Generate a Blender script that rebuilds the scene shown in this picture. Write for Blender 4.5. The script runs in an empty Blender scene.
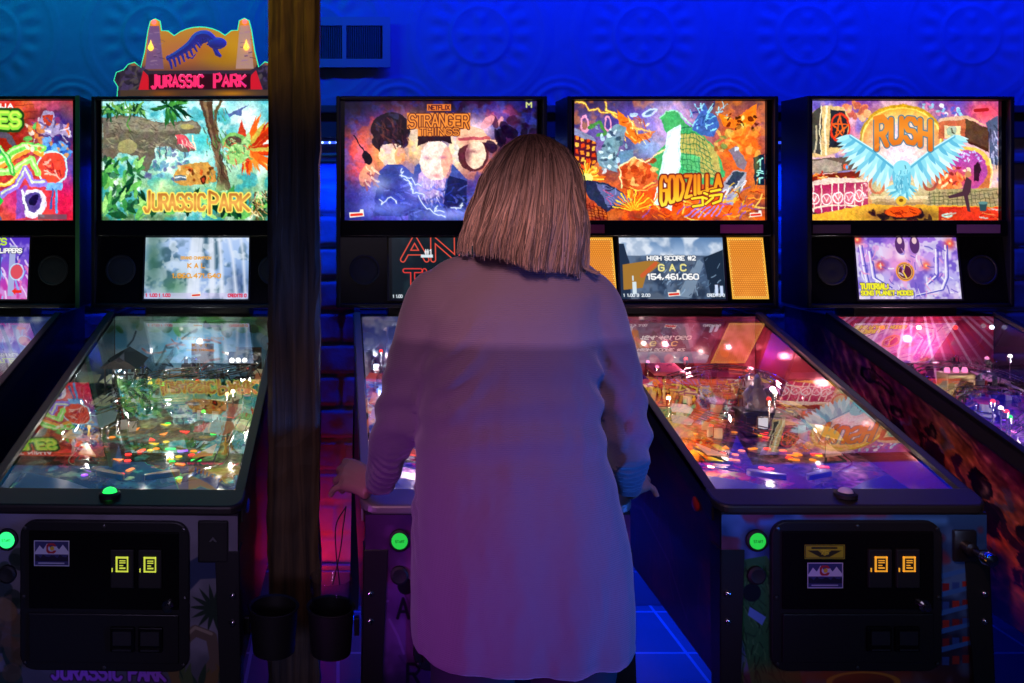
import bpy, bmesh, math, random
import numpy as np
from mathutils import Vector, Matrix
random.seed(7)
SC = bpy.context.scene
COL = SC.collection
F = 871.0; PX = 338.0; PY = 200.0; EYE = 1.56
PI = math.pi

# ------------------------------------------------------------------ materials
MATS = {}
def mat(name, col=(.5,.5,.5), rough=.5, metal=0., emit=None, es=0., bump=None, coat=0., spec=.5, vary=0.):
    if name in MATS: return MATS[name]
    m = bpy.data.materials.new(name); m.use_nodes = True
    nt = m.node_tree; b = nt.nodes['Principled BSDF']
    b.inputs['Base Color'].default_value = (*col, 1)
    b.inputs['Roughness'].default_value = rough
    b.inputs['Metallic'].default_value = metal
    b.inputs['Coat Weight'].default_value = coat
    b.inputs['Specular IOR Level'].default_value = spec
    if emit:
        b.inputs['Emission Color'].default_value = (*emit, 1)
        b.inputs['Emission Strength'].default_value = es
    tc = nt.nodes.new('ShaderNodeTexCoord')
    if vary:
        n = nt.nodes.new('ShaderNodeTexNoise'); n.inputs['Scale'].default_value = 14; n.inputs['Detail'].default_value = 5
        nt.links.new(tc.outputs['Object'], n.inputs['Vector'])
        mx = nt.nodes.new('ShaderNodeMixRGB'); mx.blend_type = 'MIX'
        mx.inputs[1].default_value = (*[c*(1-vary) for c in col], 1)
        mx.inputs[2].default_value = (*[min(1, c*(1+vary)) for c in col], 1)
        nt.links.new(n.outputs['Fac'], mx.inputs[0]); nt.links.new(mx.outputs[0], b.inputs['Base Color'])
    if bump:
        sc, st, dist = bump
        n = nt.nodes.new('ShaderNodeTexNoise'); n.inputs['Scale'].default_value = sc; n.inputs['Detail'].default_value = 6
        nt.links.new(tc.outputs['Object'], n.inputs['Vector'])
        bp = nt.nodes.new('ShaderNodeBump'); bp.inputs['Strength'].default_value = st; bp.inputs['Distance'].default_value = dist
        nt.links.new(n.outputs['Fac'], bp.inputs['Height']); nt.links.new(bp.outputs['Normal'], b.inputs['Normal'])
    MATS[name] = m; return m

def clear_mat(name, tint=(1,1,1), ior=1.5, rough=.02, extra=0., solid=False):
    """thin clear sheet: fresnel mirror over plain transparency"""
    if name in MATS: return MATS[name]
    m = bpy.data.materials.new(name); m.use_nodes = True
    nt = m.node_tree; nt.nodes.clear()
    o = nt.nodes.new('ShaderNodeOutputMaterial'); mx = nt.nodes.new('ShaderNodeMixShader')
    t = nt.nodes.new('ShaderNodeBsdfTransparent'); g = nt.nodes.new('ShaderNodeBsdfGlossy')
    f = nt.nodes.new('ShaderNodeFresnel'); f.inputs['IOR'].default_value = ior
    if solid:      # walls of a hollow clear thing: the same sheen from both sides
        lw = nt.nodes.new('ShaderNodeLayerWeight'); lw.inputs['Blend'].default_value = .5; f = nt.nodes.new('ShaderNodeMath'); f.operation = 'POWER'; f.inputs[1].default_value = 3.2; nt.links.new(lw.outputs['Facing'], f.inputs[0])
    t.inputs['Color'].default_value = (*tint, 1); g.inputs['Roughness'].default_value = rough
    ad = nt.nodes.new('ShaderNodeMath'); ad.operation = 'ADD'; ad.inputs[1].default_value = extra; ad.use_clamp = True
    nt.links.new(f.outputs[0], ad.inputs[0]); nt.links.new(ad.outputs[0], mx.inputs[0])
    nt.links.new(t.outputs[0], mx.inputs[1]); nt.links.new(g.outputs[0], mx.inputs[2]); nt.links.new(mx.outputs[0], o.inputs[0])
    MATS[name] = m; return m

def art_mat(name, emit=0., rough=.35, coat=0., diffuse=True, attr='art'):
    if name in MATS: return MATS[name]
    m = bpy.data.materials.new(name); m.use_nodes = True
    nt = m.node_tree; b = nt.nodes['Principled BSDF']
    a = nt.nodes.new('ShaderNodeAttribute'); a.attribute_name = attr
    if diffuse: nt.links.new(a.outputs['Color'], b.inputs['Base Color'])
    else: b.inputs['Base Color'].default_value = (.01,.01,.01,1)
    b.inputs['Roughness'].default_value = rough; b.inputs['Coat Weight'].default_value = coat
    if emit:
        nt.links.new(a.outputs['Color'], b.inputs['Emission Color']); b.inputs['Emission Strength'].default_value = emit
    MATS[name] = m; return m

# ------------------------------------------------------------------ mesh helpers
def box(bm, x0, x1, y0, y1, z0, z1, M=None, bev=0.):
    vs = [bm.verts.new((x, y, z)) for z in (z0, z1) for y in (y0, y1) for x in (x0, x1)]
    fs = [bm.faces.new([vs[i] for i in q]) for q in ((0,2,3,1),(4,5,7,6),(0,1,5,4),(2,6,7,3),(0,4,6,2),(1,3,7,5))]
    if bev:
        es = list({e for f in fs for e in f.edges})
        r = bmesh.ops.bevel(bm, geom=es, offset=bev, segments=2, affect='EDGES', profile=.5)
        vs = list({v for f in r['faces'] for v in f.verts} | {v for v in vs if v.is_valid})
    if M is not None:
        for v in vs: v.co = M @ v.co
    return vs
def prism(bm, pts, axis, a, b, M=None):
    """polygon pts (2D) extruded along axis x|y|z from a to b"""
    def P(p, t):
        return {'x': (t, p[0], p[1]), 'y': (p[0], t, p[1]), 'z': (p[0], p[1], t)}[axis]
    A = [bm.verts.new(P(p, a)) for p in pts]; B = [bm.verts.new(P(p, b)) for p in pts]
    n = len(pts)
    bm.faces.new(A); bm.faces.new(B[::-1])
    for i in range(n): bm.faces.new((A[i], B[i], B[(i+1) % n], A[(i+1) % n]))
    if M is not None:
        for v in A+B: v.co = M @ v.co
    return A+B
def rrect(x0, x1, y0, y1, r, n=6):
    p = []
    for cx, cy, a0 in ((x1-r, y1-r, 0), (x0+r, y1-r, 90), (x0+r, y0+r, 180), (x1-r, y0+r, 270)):
        for i in range(n+1):
            a = math.radians(a0+90*i/n); p.append((cx+r*math.cos(a), cy+r*math.sin(a)))
    return p
def frames(pts):
    T = []
    for i in range(len(pts)):
        a = pts[max(0, i-1)]; b = pts[min(len(pts)-1, i+1)]
        t = (Vector(b)-Vector(a)); T.append(t.normalized() if t.length > 1e-9 else Vector((0,0,1)))
    up = Vector((0,0,1)) if abs(T[0].z) < .9 else Vector((0,1,0))
    out = []
    s = T[0].cross(up).normalized()
    for t in T:
        s = (s - t*s.dot(t)); s = s.normalized() if s.length > 1e-6 else t.orthogonal().normalized()
        out.append((t, s, t.cross(s)))
    return out
def tube(bm, pts, r, n=8, cap=True, flat=1.):
    rs = r if isinstance(r, (list, tuple)) else [r]*len(pts)
    fr = frames(pts); rings = []
    for p, rr, (t, s, u) in zip(pts, rs, fr):
        rings.append([bm.verts.new(Vector(p)+s*rr*math.cos(2*PI*k/n)+u*rr*flat*math.sin(2*PI*k/n)) for k in range(n)])
    for a, b in zip(rings, rings[1:]):
        for k in range(n): bm.faces.new((a[k], a[(k+1) % n], b[(k+1) % n], b[k]))
    if cap: bm.faces.new(rings[0][::-1]); bm.faces.new(rings[-1])
    return rings
def smooth_path(pts, n=8):
    P = [Vector(p) for p in pts]; P = [P[0]*2-P[1]]+P+[P[-1]*2-P[-2]]
    out = []
    for i in range(1, len(P)-2):
        for k in range(n):
            t = k/n
            out.append(.5*((2*P[i])+(-P[i-1]+P[i+1])*t+(2*P[i-1]-5*P[i]+4*P[i+1]-P[i+2])*t*t+(-P[i-1]+3*P[i]-3*P[i+1]+P[i+2])*t**3))
    out.append(P[-2]); return out
def lathe(bm, prof, c=(0,0,0), n=20, axis='z', M=None):
    rings = []; vv = []
    for r, h in prof:
        ring = []
        for k in range(n):
            a = 2*PI*k/n; x, y = r*math.cos(a), r*math.sin(a)
            p = {'z': (x, y, h), 'y': (x, h, y), 'x': (h, x, y)}[axis]
            v = bm.verts.new((p[0]+c[0], p[1]+c[1], p[2]+c[2])); ring.append(v); vv.append(v)
        rings.append(ring)
    for a, b in zip(rings, rings[1:]):
        for k in range(n): bm.faces.new((a[k], a[(k+1) % n], b[(k+1) % n], b[k]))
    bm.faces.new(rings[0][::-1]); bm.faces.new(rings[-1])
    if M is not None:
        for v in vv: v.co = M @ v.co
def ball(bm, c, r, sx=1, sy=1, sz=1, n=14, M=None):
    prof = []
    for i in range(n//2+1):
        a = -PI/2+PI*i/(n//2); prof.append((max(r*math.cos(a), 1e-4), r*math.sin(a)))
    S = Matrix.Translation(c) @ Matrix.Diagonal((sx, sy, sz, 1))
    if M is not None: S = M @ S
    lathe(bm, prof, n=n, M=S)
def obj(name, bm, m, parent=None, smooth=False, loc=None, bevel=0.):
    me = bpy.data.meshes.new(name)
    bmesh.ops.recalc_face_normals(bm, faces=bm.faces)
    bm.to_mesh(me); bm.free()
    for x in (m if isinstance(m, (list, tuple)) else [m]): me.materials.append(x)
    if smooth:
        for p in me.polygons: p.use_smooth = True
        try: me.set_sharp_from_angle(angle=math.radians(38))
        except Exception: pass
    o = bpy.data.objects.new(name, me); COL.objects.link(o)
    if parent: o.parent = parent
    if loc: o.location = loc
    if bevel:
        b = o.modifiers.new('b', 'BEVEL'); b.width = bevel; b.segments = 2; b.limit_method = 'ANGLE'; b.angle_limit = .7
    return o
def dup(o, parent, loc=None, rot=None):
    c = o.copy(); COL.objects.link(c); c.parent = parent
    if loc is not None: c.location = loc
    if rot is not None: c.rotation_euler = rot
    return c
def thing(name, label, cat, loc=(0,0,0), rz=0, group=None):
    o = bpy.data.objects.new(name, None); COL.objects.link(o); o.empty_display_size = .1
    o.location = loc; o.rotation_euler = (0, 0, rz); return tag(o, label, cat, group)
def tag(o, label=None, cat=None, group=None, kind=None):
    if label: o['label'] = label
    if cat: o['category'] = cat
    if group: o['group'] = group
    if kind: o['kind'] = kind
    return o
def BM(): return bmesh.new()

# ------------------------------------------------------------------ raster painter for printed artwork (becomes vertex colours of a fine grid)
G = {'A':'002640|1232','B':'000636454433 03|3342413000','C':'4536160501103041','D':'0006264442 2000','E':'46060040|0333','F':'460600|0333',
'G':'453616050110304143 23','H':'0006|4046|0343','I':'2026','J':'3631201001','K':'0006|460340','L':'060040','M':'0006234640','N':'00064046',
'O':'163645413010010516','P':'00063645443303','Q':'163645413010010516|2240','R':'00063645443303|2340','S':'453616050413334241301001','T':'0646|2620',
'U':'060110304146','V':'062046','W':'0610233046','X':'0046|0640','Y':'062346|2320','Z':'06460040','0':'163645413010010516','1':'152620',
'2':'051636454400 40','3':'051636454433 13|334241301001','4':'30360242','5':'460603334241301001','6':'3616050110304142330 3','7':'064610',
'8':'1333444536160504 13|3342413010010213','9':'4333130405163645413010',':':'2122|2425',',':'2110','.':'2021','#':'1016|3036|0242|0444','-':'1333',"'":'2625'}
GL = {k: [[(int(s[i]), int(s[i+1])) for i in range(0, len(s), 2)] for s in v.replace(' ', '').split('|')] for k, v in G.items()}
def hexc(c):
    if getattr(c, 'ndim', 1) == 3: return c
    if isinstance(c, str): return np.array([int(c[i:i+2], 16)/255 for i in (0, 2, 4)])
    return np.array(c, float)
class Art:
    def __init__(s, w, h, k=2, bg='000000', ox=0, oy=0):
        s.w, s.h, s.k, s.ox, s.oy, s.sf = w, h, k, ox, oy, 1./k
        s.W, s.H = int(w*k)+1, int(h*k)+1
        s.Y, s.X = np.mgrid[0:s.H, 0:s.W].astype(float)
        s.X *= w/(s.W-1); s.Y *= h/(s.H-1); s.X += ox; s.Y += oy
        s.a = np.zeros((s.H, s.W, 3)); s.a[:] = hexc(bg)
        s.rng = np.random.RandomState(int(w*7+h))
    def put(s, m, c, sl=None):
        sl = sl or (slice(None), slice(None))
        if getattr(c, 'ndim', 1) == 3: c = c[sl]
        m = m[..., None]; s.a[sl] = s.a[sl]*(1-m)+c*m
    def win(s, x0, x1, y0, y1):
        kx = (s.W-1)/s.w; ky = (s.H-1)/s.h; x0 -= s.ox; x1 -= s.ox; y0 -= s.oy; y1 -= s.oy
        i0 = max(0, int(x0*kx)); i1 = min(s.W, int(x1*kx)+2); j0 = max(0, int(y0*ky)); j1 = min(s.H, int(y1*ky)+2)
        return (slice(j0, j1), slice(i0, i1)) if i1 > i0 and j1 > j0 else None
    def noise(s, scale, seed=0, oct=3):
        r = np.random.RandomState(seed); out = np.zeros((s.H, s.W)); amp = 1; tot = 0
        for o in range(oct):
            n = int(max(s.w, s.h)/scale)+3; g = r.rand(n, n)
            x = (s.X-s.ox)/scale; y = (s.Y-s.oy)/scale; xi = x.astype(int) % (n-1); yi = y.astype(int) % (n-1)
            fx = x-np.floor(x); fy = y-np.floor(y); fx = fx*fx*(3-2*fx); fy = fy*fy*(3-2*fy)
            v = (g[yi, xi]*(1-fx)+g[yi, xi+1]*fx)*(1-fy)+(g[yi+1, xi]*(1-fx)+g[yi+1, xi+1]*fx)*fy
            out += amp*v; tot += amp; amp *= .55; scale /= 2
        return out/tot
    def vgrad(s, *cs):
        t = (s.Y-s.oy)/s.h*(len(cs)-1); i = np.clip(t.astype(int), 0, len(cs)-2); f = (t-i)[..., None]
        C = np.array([hexc(c) for c in cs]); s.a = C[i]*(1-f)+C[i+1]*f
    def tint(s, c, scale, seed, al=.6, lo=.45, hi=.65):
        n = s.noise(scale, seed); s.put(np.clip((n-lo)/(hi-lo), 0, 1)*al, hexc(c))
    def poly(s, pts, c, al=1., soft=None):
        soft = soft or s.sf
        xs = [p[0] for p in pts]; ys = [p[1] for p in pts]
        w = s.win(min(xs)-2*s.sf, max(xs)+2*s.sf, min(ys)-2*s.sf, max(ys)+2*s.sf)
        if not w: return
        X, Y = s.X[w], s.Y[w]; ins = np.zeros(X.shape, bool); d = np.full(X.shape, 1e9); n = len(pts)
        for i in range(n):
            x0, y0 = pts[i]; x1, y1 = pts[(i+1) % n]
            if y0 != y1:
                cr = ((y0 > Y) != (y1 > Y)) & (X < (x1-x0)*(Y-y0)/(y1-y0)+x0); ins ^= cr
            d = np.minimum(d, s._sd(X, Y, x0, y0, x1, y1))
        sd = np.where(ins, d, -d)
        s.put(np.clip(sd/soft+.5, 0, 1)*al, hexc(c), w)
    @staticmethod
    def _sd(X, Y, x0, y0, x1, y1):
        dx, dy = x1-x0, y1-y0; L = dx*dx+dy*dy+1e-9
        t = np.clip(((X-x0)*dx+(Y-y0)*dy)/L, 0, 1)
        return np.hypot(X-x0-t*dx, Y-y0-t*dy)
    def line(s, pts, wd, c, al=1., soft=None):
        soft = soft or s.sf
        xs = [p[0] for p in pts]; ys = [p[1] for p in pts]; m = wd/2+soft+s.sf
        w = s.win(min(xs)-m, max(xs)+m, min(ys)-m, max(ys)+m)
        if not w: return
        X, Y = s.X[w], s.Y[w]; d = np.full(X.shape, 1e9)
        for (x0, y0), (x1, y1) in zip(pts, pts[1:]): d = np.minimum(d, s._sd(X, Y, x0, y0, x1, y1))
        s.put(np.clip((wd/2-d)/soft+.5, 0, 1)*al, hexc(c), w)
    def ell(s, cx, cy, rx, ry, c, al=1., rot=0, soft=None, ring=0):
        soft = soft or s.sf
        R = max(rx, ry)+2*s.sf+soft; w = s.win(cx-R, cx+R, cy-R, cy+R)
        if not w: return
        a = math.radians(rot); dx = s.X[w]-cx; dy = s.Y[w]-cy
        u = dx*math.cos(a)+dy*math.sin(a); v = -dx*math.sin(a)+dy*math.cos(a)
        q = np.hypot(u/rx, v/ry); d = (1-q)*min(rx, ry)
        if ring: d = ring/2-np.abs(d)
        s.put(np.clip(d/soft+.5, 0, 1)*al, hexc(c), w)
    def glow(s, cx, cy, rx, ry, c, al=1.):
        m = np.exp(-(((s.X-cx)/rx)**2+((s.Y-cy)/ry)**2)); s.put(m*al, hexc(c))
    def grad(s, *cs, y0=0, y1=1):
        t = np.clip((s.Y-y0)/(y1-y0), 0, .9999)*(len(cs)-1); i = t.astype(int); f = (t-i)[..., None]; C = np.array([hexc(c) for c in cs]); return C[i]*(1-f)+C[np.minimum(i+1, len(cs)-1)]*f
    def brush(s, amp=6., scale=22., detail=.22, con=1.15, sat=1.2, seed=3):
        """organic edges and brushwork: the picture is pushed about by noise, then given paint-like tonal detail"""
        for sc, am in ((scale, amp), (scale*.35, amp*.3)):
            dx = (s.noise(sc, seed, 2)-.5)*2*am*(s.W-1)/s.w; dy = (s.noise(sc, seed+9, 2)-.5)*2*am*(s.H-1)/s.h; seed += 20
            J, I = np.mgrid[0:s.H, 0:s.W]; I = np.clip(np.rint(I+dx).astype(int), 0, s.W-1); J = np.clip(np.rint(J+dy).astype(int), 0, s.H-1); s.a = s.a[J, I]
        n = s.noise(scale*.6, seed+1, 3)-.5; m = s.noise(scale*.22, seed+2, 2)-.5
        s.a = s.a*(1+detail*(2.2*n+1.8*m))[..., None]; s.a += (np.stack([s.noise(scale, seed+k, 2) for k in (4, 5, 6)], -1)-.5)*detail*.45
        g = s.a.mean(-1, keepdims=True); s.a = g+(s.a-g)*sat; s.a = np.clip(.5+(s.a-.5)*con, 0, 1)
    def rect(s, x0, y0, x1, y1, c, al=1.): s.poly([(x0, y0), (x1, y0), (x1, y1), (x0, y1)], c, al)
    def blobs(s, n, cols, x0, y0, x1, y1, r0, r1, al=.8, seed=1, flat=.6):
        r = np.random.RandomState(seed)
        for i in range(n):
            s.ell(r.uniform(x0, x1), r.uniform(y0, y1), r.uniform(r0, r1), r.uniform(r0, r1)*flat, cols[r.randint(len(cols))], al, rot=r.uniform(0, 180))
    def strokes(s, n, cols, x0, y0, x1, y1, L, wd, ang=None, spread=180, al=.8, seed=1):
        r = np.random.RandomState(seed)
        for i in range(n):
            x, y = r.uniform(x0, x1), r.uniform(y0, y1); a = math.radians((ang or 0)+r.uniform(-spread, spread)); l = L*r.uniform(.5, 1.3)
            b = a+r.uniform(-.5, .5)
            s.line([(x, y), (x+l/2*math.cos(a), y+l/2*math.sin(a)), (x+l/2*math.cos(a)+l/2*math.cos(b), y+l/2*math.sin(a)+l/2*math.sin(b))], wd*r.uniform(.6, 1.3), cols[r.randint(len(cols))], al)
    def leaf(s, x, y, L, ang, c, wd=.25):
        a = math.radians(ang); n = 7; up = []; dn = []
        for i in range(n+1):
            t = i/n; w = L*wd*math.sin(PI*t**.8)*.5; px, py = x+L*t*math.cos(a), y+L*t*math.sin(a)
            up.append((px-w*math.sin(a), py+w*math.cos(a))); dn.append((px+w*math.sin(a), py-w*math.cos(a)))
        s.poly(up+dn[::-1], c)
    def text(s, t, x, y, w, h, th, c, oc=None, ow=1., warp=None, gap=.28, c2=None):
        """t in the box x,y(top) w,h; warp maps (u,v) of 0..1 to picture coordinates"""
        adv = []; X = 0
        for ch in t:
            cw = 1. if ch not in "I1:.,' " else (.45 if ch != ' ' else .6)
            adv.append((X, cw)); X += cw+gap
        tot = X-gap; seg = []
        for ch, (ax, cw) in zip(t, adv):
            for st in GL.get(ch, []):
                pl = []
                for (gx, gy) in st:
                    off = (gx/4 if cw == 1 else (gx/4-.5)+.225)
                    u = (ax+off)/tot; v = 1-gy/6
                    pl.append(warp(u, v) if warp else (x+u*w, y+v*h))
                if len(pl) > 1: seg.append(pl)
        if oc is not None:
            for p in seg: s.line(p, th+2*ow, oc)
        for p in seg:
            s.line(p, th, c)
        if c2 is not None:
            for p in seg: s.line([(a, b-th*.15) for a, b in p], th*.4, c2, .8)
    def mesh(s, name, P, m, parent=None):
        """P(u,v) -> numpy xyz arrays; u to the right, v DOWN the picture"""
        U = (s.X-s.ox)/s.w; V = (s.Y-s.oy)/s.h; xyz = P(U, V)
        co = np.stack([np.broadcast_to(c, U.shape) for c in xyz], -1).reshape(-1, 3).astype(np.float32)
        me = bpy.data.meshes.new(name); nv = len(co)
        idx = np.arange(nv).reshape(s.H, s.W)
        q = np.stack([idx[:-1, :-1], idx[1:, :-1], idx[1:, 1:], idx[:-1, 1:]], -1).reshape(-1, 4)
        me.vertices.add(nv); me.vertices.foreach_set('co', co.ravel())
        me.loops.add(q.size); me.loops.foreach_set('vertex_index', q.ravel().astype(np.int32))
        me.polygons.add(len(q)); me.polygons.foreach_set('loop_start', np.arange(0, q.size, 4, dtype=np.int32))
        me.update(calc_edges=True)
        at = me.color_attributes.new('art', 'FLOAT_COLOR', 'POINT')
        c = np.clip(s.a, 0, 1); lin = np.where(c <= .04045, c/12.92, ((c+.055)/1.055)**2.4)
        at.data.foreach_set('color', np.concatenate([lin, np.ones((s.H, s.W, 1))], -1).astype(np.float32).ravel())
        me.materials.append(m)
        o = bpy.data.objects.new(name, me); COL.objects.link(o)
        if parent: o.parent = parent
        return o
# ------------------------------------------------------------------ the printed backglasses (coordinates follow the printed picture itself)
def sticker_logo(a, x, y, s):
    a.poly([(x-1.2*s, y-.3*s), (x+.5*s, y-.35*s), (x+.6*s, y-.8*s), (x+1.1*s, y-.8*s), (x+1.25*s, y+.3*s), (x-1.1*s, y+.55*s)], 'f4efe4')
    a.line([(x-.85*s, y+.12*s), (x+.85*s, y)], .42*s, 'e0301c')
def art_jungle():
    a = Art(1009, 620, .36, ox=28, oy=33)
    a.vgrad('7fd0d8', 'bfe8e0', 'a8d8c8', '7fb088', '4a7048')
    a.tint('e8fff4', 120, 3, .8); a.tint('2f9aa8', 70, 9, .7, .5, .62)
    a.glow(800, 110, 70, 100, 'f4fff6', .9); a.glow(560, 240, 90, 60, '38b8c4', .8); a.glow(520, 330, 120, 40, 'd8fff4', .8)
    a.blobs(60, ['5a8ab0', '7ab8c8', '3f7a88', '8fd0b8', '5a5a90'], 250, 270, 480, 450, 8, 26, .7, 4)
    for x in (330, 362, 300, 460): a.line([(x, 200), (x+4, 330)], 9, '4a5a6a', .8)
    # mossy grey rock ledge
    a.poly([(28,118),(120,104),(230,112),(300,140),(380,142),(460,134),(530,140),(552,170),(540,205),(470,205),(410,215),(440,262),(530,292),(470,300),(380,272),(310,262),(300,330),(270,400),(230,396),(215,320),(120,300),(90,330),(28,340)], '6d675a')
    a.poly([(60,120),(230,116),(330,150),(520,142),(540,170),(420,186),(300,196),(200,190),(60,170)], '96907c', .75)
    a.strokes(120, ['4a463c', '8f8a74', 'a8a284', '5a5448'], 40, 120, 420, 290, 40, 5, 20, 40, .6, 5)
    a.ell(160, 270, 52, 36, 'a09a6c', .9); a.ell(480, 168, 34, 16, 'b8a868', .8)
    a.poly([(412,208),(470,212),(500,250),(520,290),(430,254)], 'd85a68'); a.strokes(16, ['f4b0a8', 'b83050', 'ffe0d0'], 420, 215, 495, 275, 26, 5, 60, 30, .9, 6)
    a.line([(505,215),(520,290)], 7, 'e8e8c0')
    # canopy leaves
    for i in range(26):
        r = random.Random(i); a.leaf(390+r.uniform(-30, 30), 60+r.uniform(-20, 10), r.uniform(70, 120), r.uniform(0, 360), ['1d4a30', '2d6a38', '4f9a48', '123826'][i % 4], .16)
    for i in range(40):
        r = random.Random(i+80); a.leaf(r.uniform(28, 230), r.uniform(33, 80), r.uniform(40, 80), r.uniform(20, 160), ['2a5a38', '4a8a48', '79b060', '1d3d2c'][i % 4], .2)
    a.line([(150,40),(180,90),(160,150),(176,190)], 7, '5f8a48'); a.line([(80,45),(130,85),(200,95),(240,40)], 12, '6fa058')
    # vehicle, trunk
    a.poly([(405,420),(440,368),(520,356),(585,350),(625,400),(630,452),(560,470),(440,472),(410,450)], 'c9964f')
    a.blobs(16, ['8a4a20', 'e8c070', '6a3818', 'f0d8a0', 'd86830'], 430, 370, 610, 450, 7, 20, .9, 7)
    a.rect(410, 420, 470, 446, '5a6a78'); a.line([(412,430),(468,430)], 5, 'dfe8f0'); a.ell(564, 446, 16, 24, '3a2018'); a.ell(564, 446, 9, 15, 'b04028')
    a.poly([(540,33),(612,33),(622,160),(655,240),(660,330),(690,400),(712,500),(630,500),(636,400),(610,280),(585,180)], '5a4638')
    a.poly([(560,33),(580,33),(605,180),(640,300),(652,400),(645,470),(618,280),(592,170)], '8a7458', .8)
    a.line([(655,33),(630,80),(626,150),(640,210)], 14, '6a5a40'); a.strokes(60, ['3a2c24', '9a8468', '4f8a48'], 560, 60, 690, 480, 40, 6, 75, 18, .7, 8)
    # red-orange fern fan
    for i in range(60):
        r = random.Random(i+300); an = r.uniform(-75, 110); L = r.uniform(110, 205) if an < 60 else r.uniform(110, 150)
        a.leaf(795, 285, L*(1.15 if -60 < an < 40 else 1), an, ['d8481c', 'e86a28', 'b8381c', 'f09040', 'c8b050'][i % 5], .13)
    a.poly([(740,200),(768,128),(790,210),(775,240)], 'c8482c')
    a.ell(725, 245, 62, 48, '7fb868'); a.ell(722, 243, 42, 27, '5a4a40'); a.ell(745, 310, 64, 50, '9fd080', rot=-30); a.ell(790, 250, 18, 55, 'b0d890', rot=15)
    a.strokes(50, ['5f9a58', 'c8e8a8', '3d7048', 'e05848'], 675, 215, 800, 370, 26, 6, 40, 60, .7, 9)
    a.poly([(690,100),(740,84),(800,48),(770,80),(760,112),(730,104),(700,120)], '5a6aa0')
    # undergrowth
    a.blobs(90, ['2f6a40', '4f9a50', '1f4a34', '86c070'], 28, 330, 240, 645, 8, 30, .8, 11)
    for i in range(90):
        r = random.Random(i+500); x = r.uniform(20, 900); y = r.uniform(560, 650) if x > 240 else r.uniform(380, 650)
        a.leaf(x, y, r.uniform(60, 120), r.choice([-1, 1])*r.uniform(10, 60)-90+r.uniform(-30, 30), ['1f5434', '3f8a48', '6fb860', '123a28', '9fd880'][i % 5], .3)
    a.glow(330, 480, 60, 40, 'c8f0a0', .7); a.glow(640, 490, 50, 30, 'b8f0a0', .6)
    a.strokes(50, ['7a5a30', 'c8a060', '3a3020', 'e8e0b0'], 810, 500, 905, 640, 40, 6, 70, 50, .8, 12)
    a.brush(9*.7, 26, .13, 1.12, 1.04, 5)
    for t, W in (('JURASSIC', lambda u, v: (252+u*318, (520 if u > .08 else 505)+v*(78 if u > .08 else 104))), ('PARK', lambda u, v: (596+u*206, (520 if u > .15 else 505)+v*(82 if u > .15 else 112)))):
        a.text(t, 0, 0, 1, 1, 14, a.grad('b06a28', 'e8a850', 'c07a30', y0=510, y1=615), 'f4e060', 7, W, .3)
    return a
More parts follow.
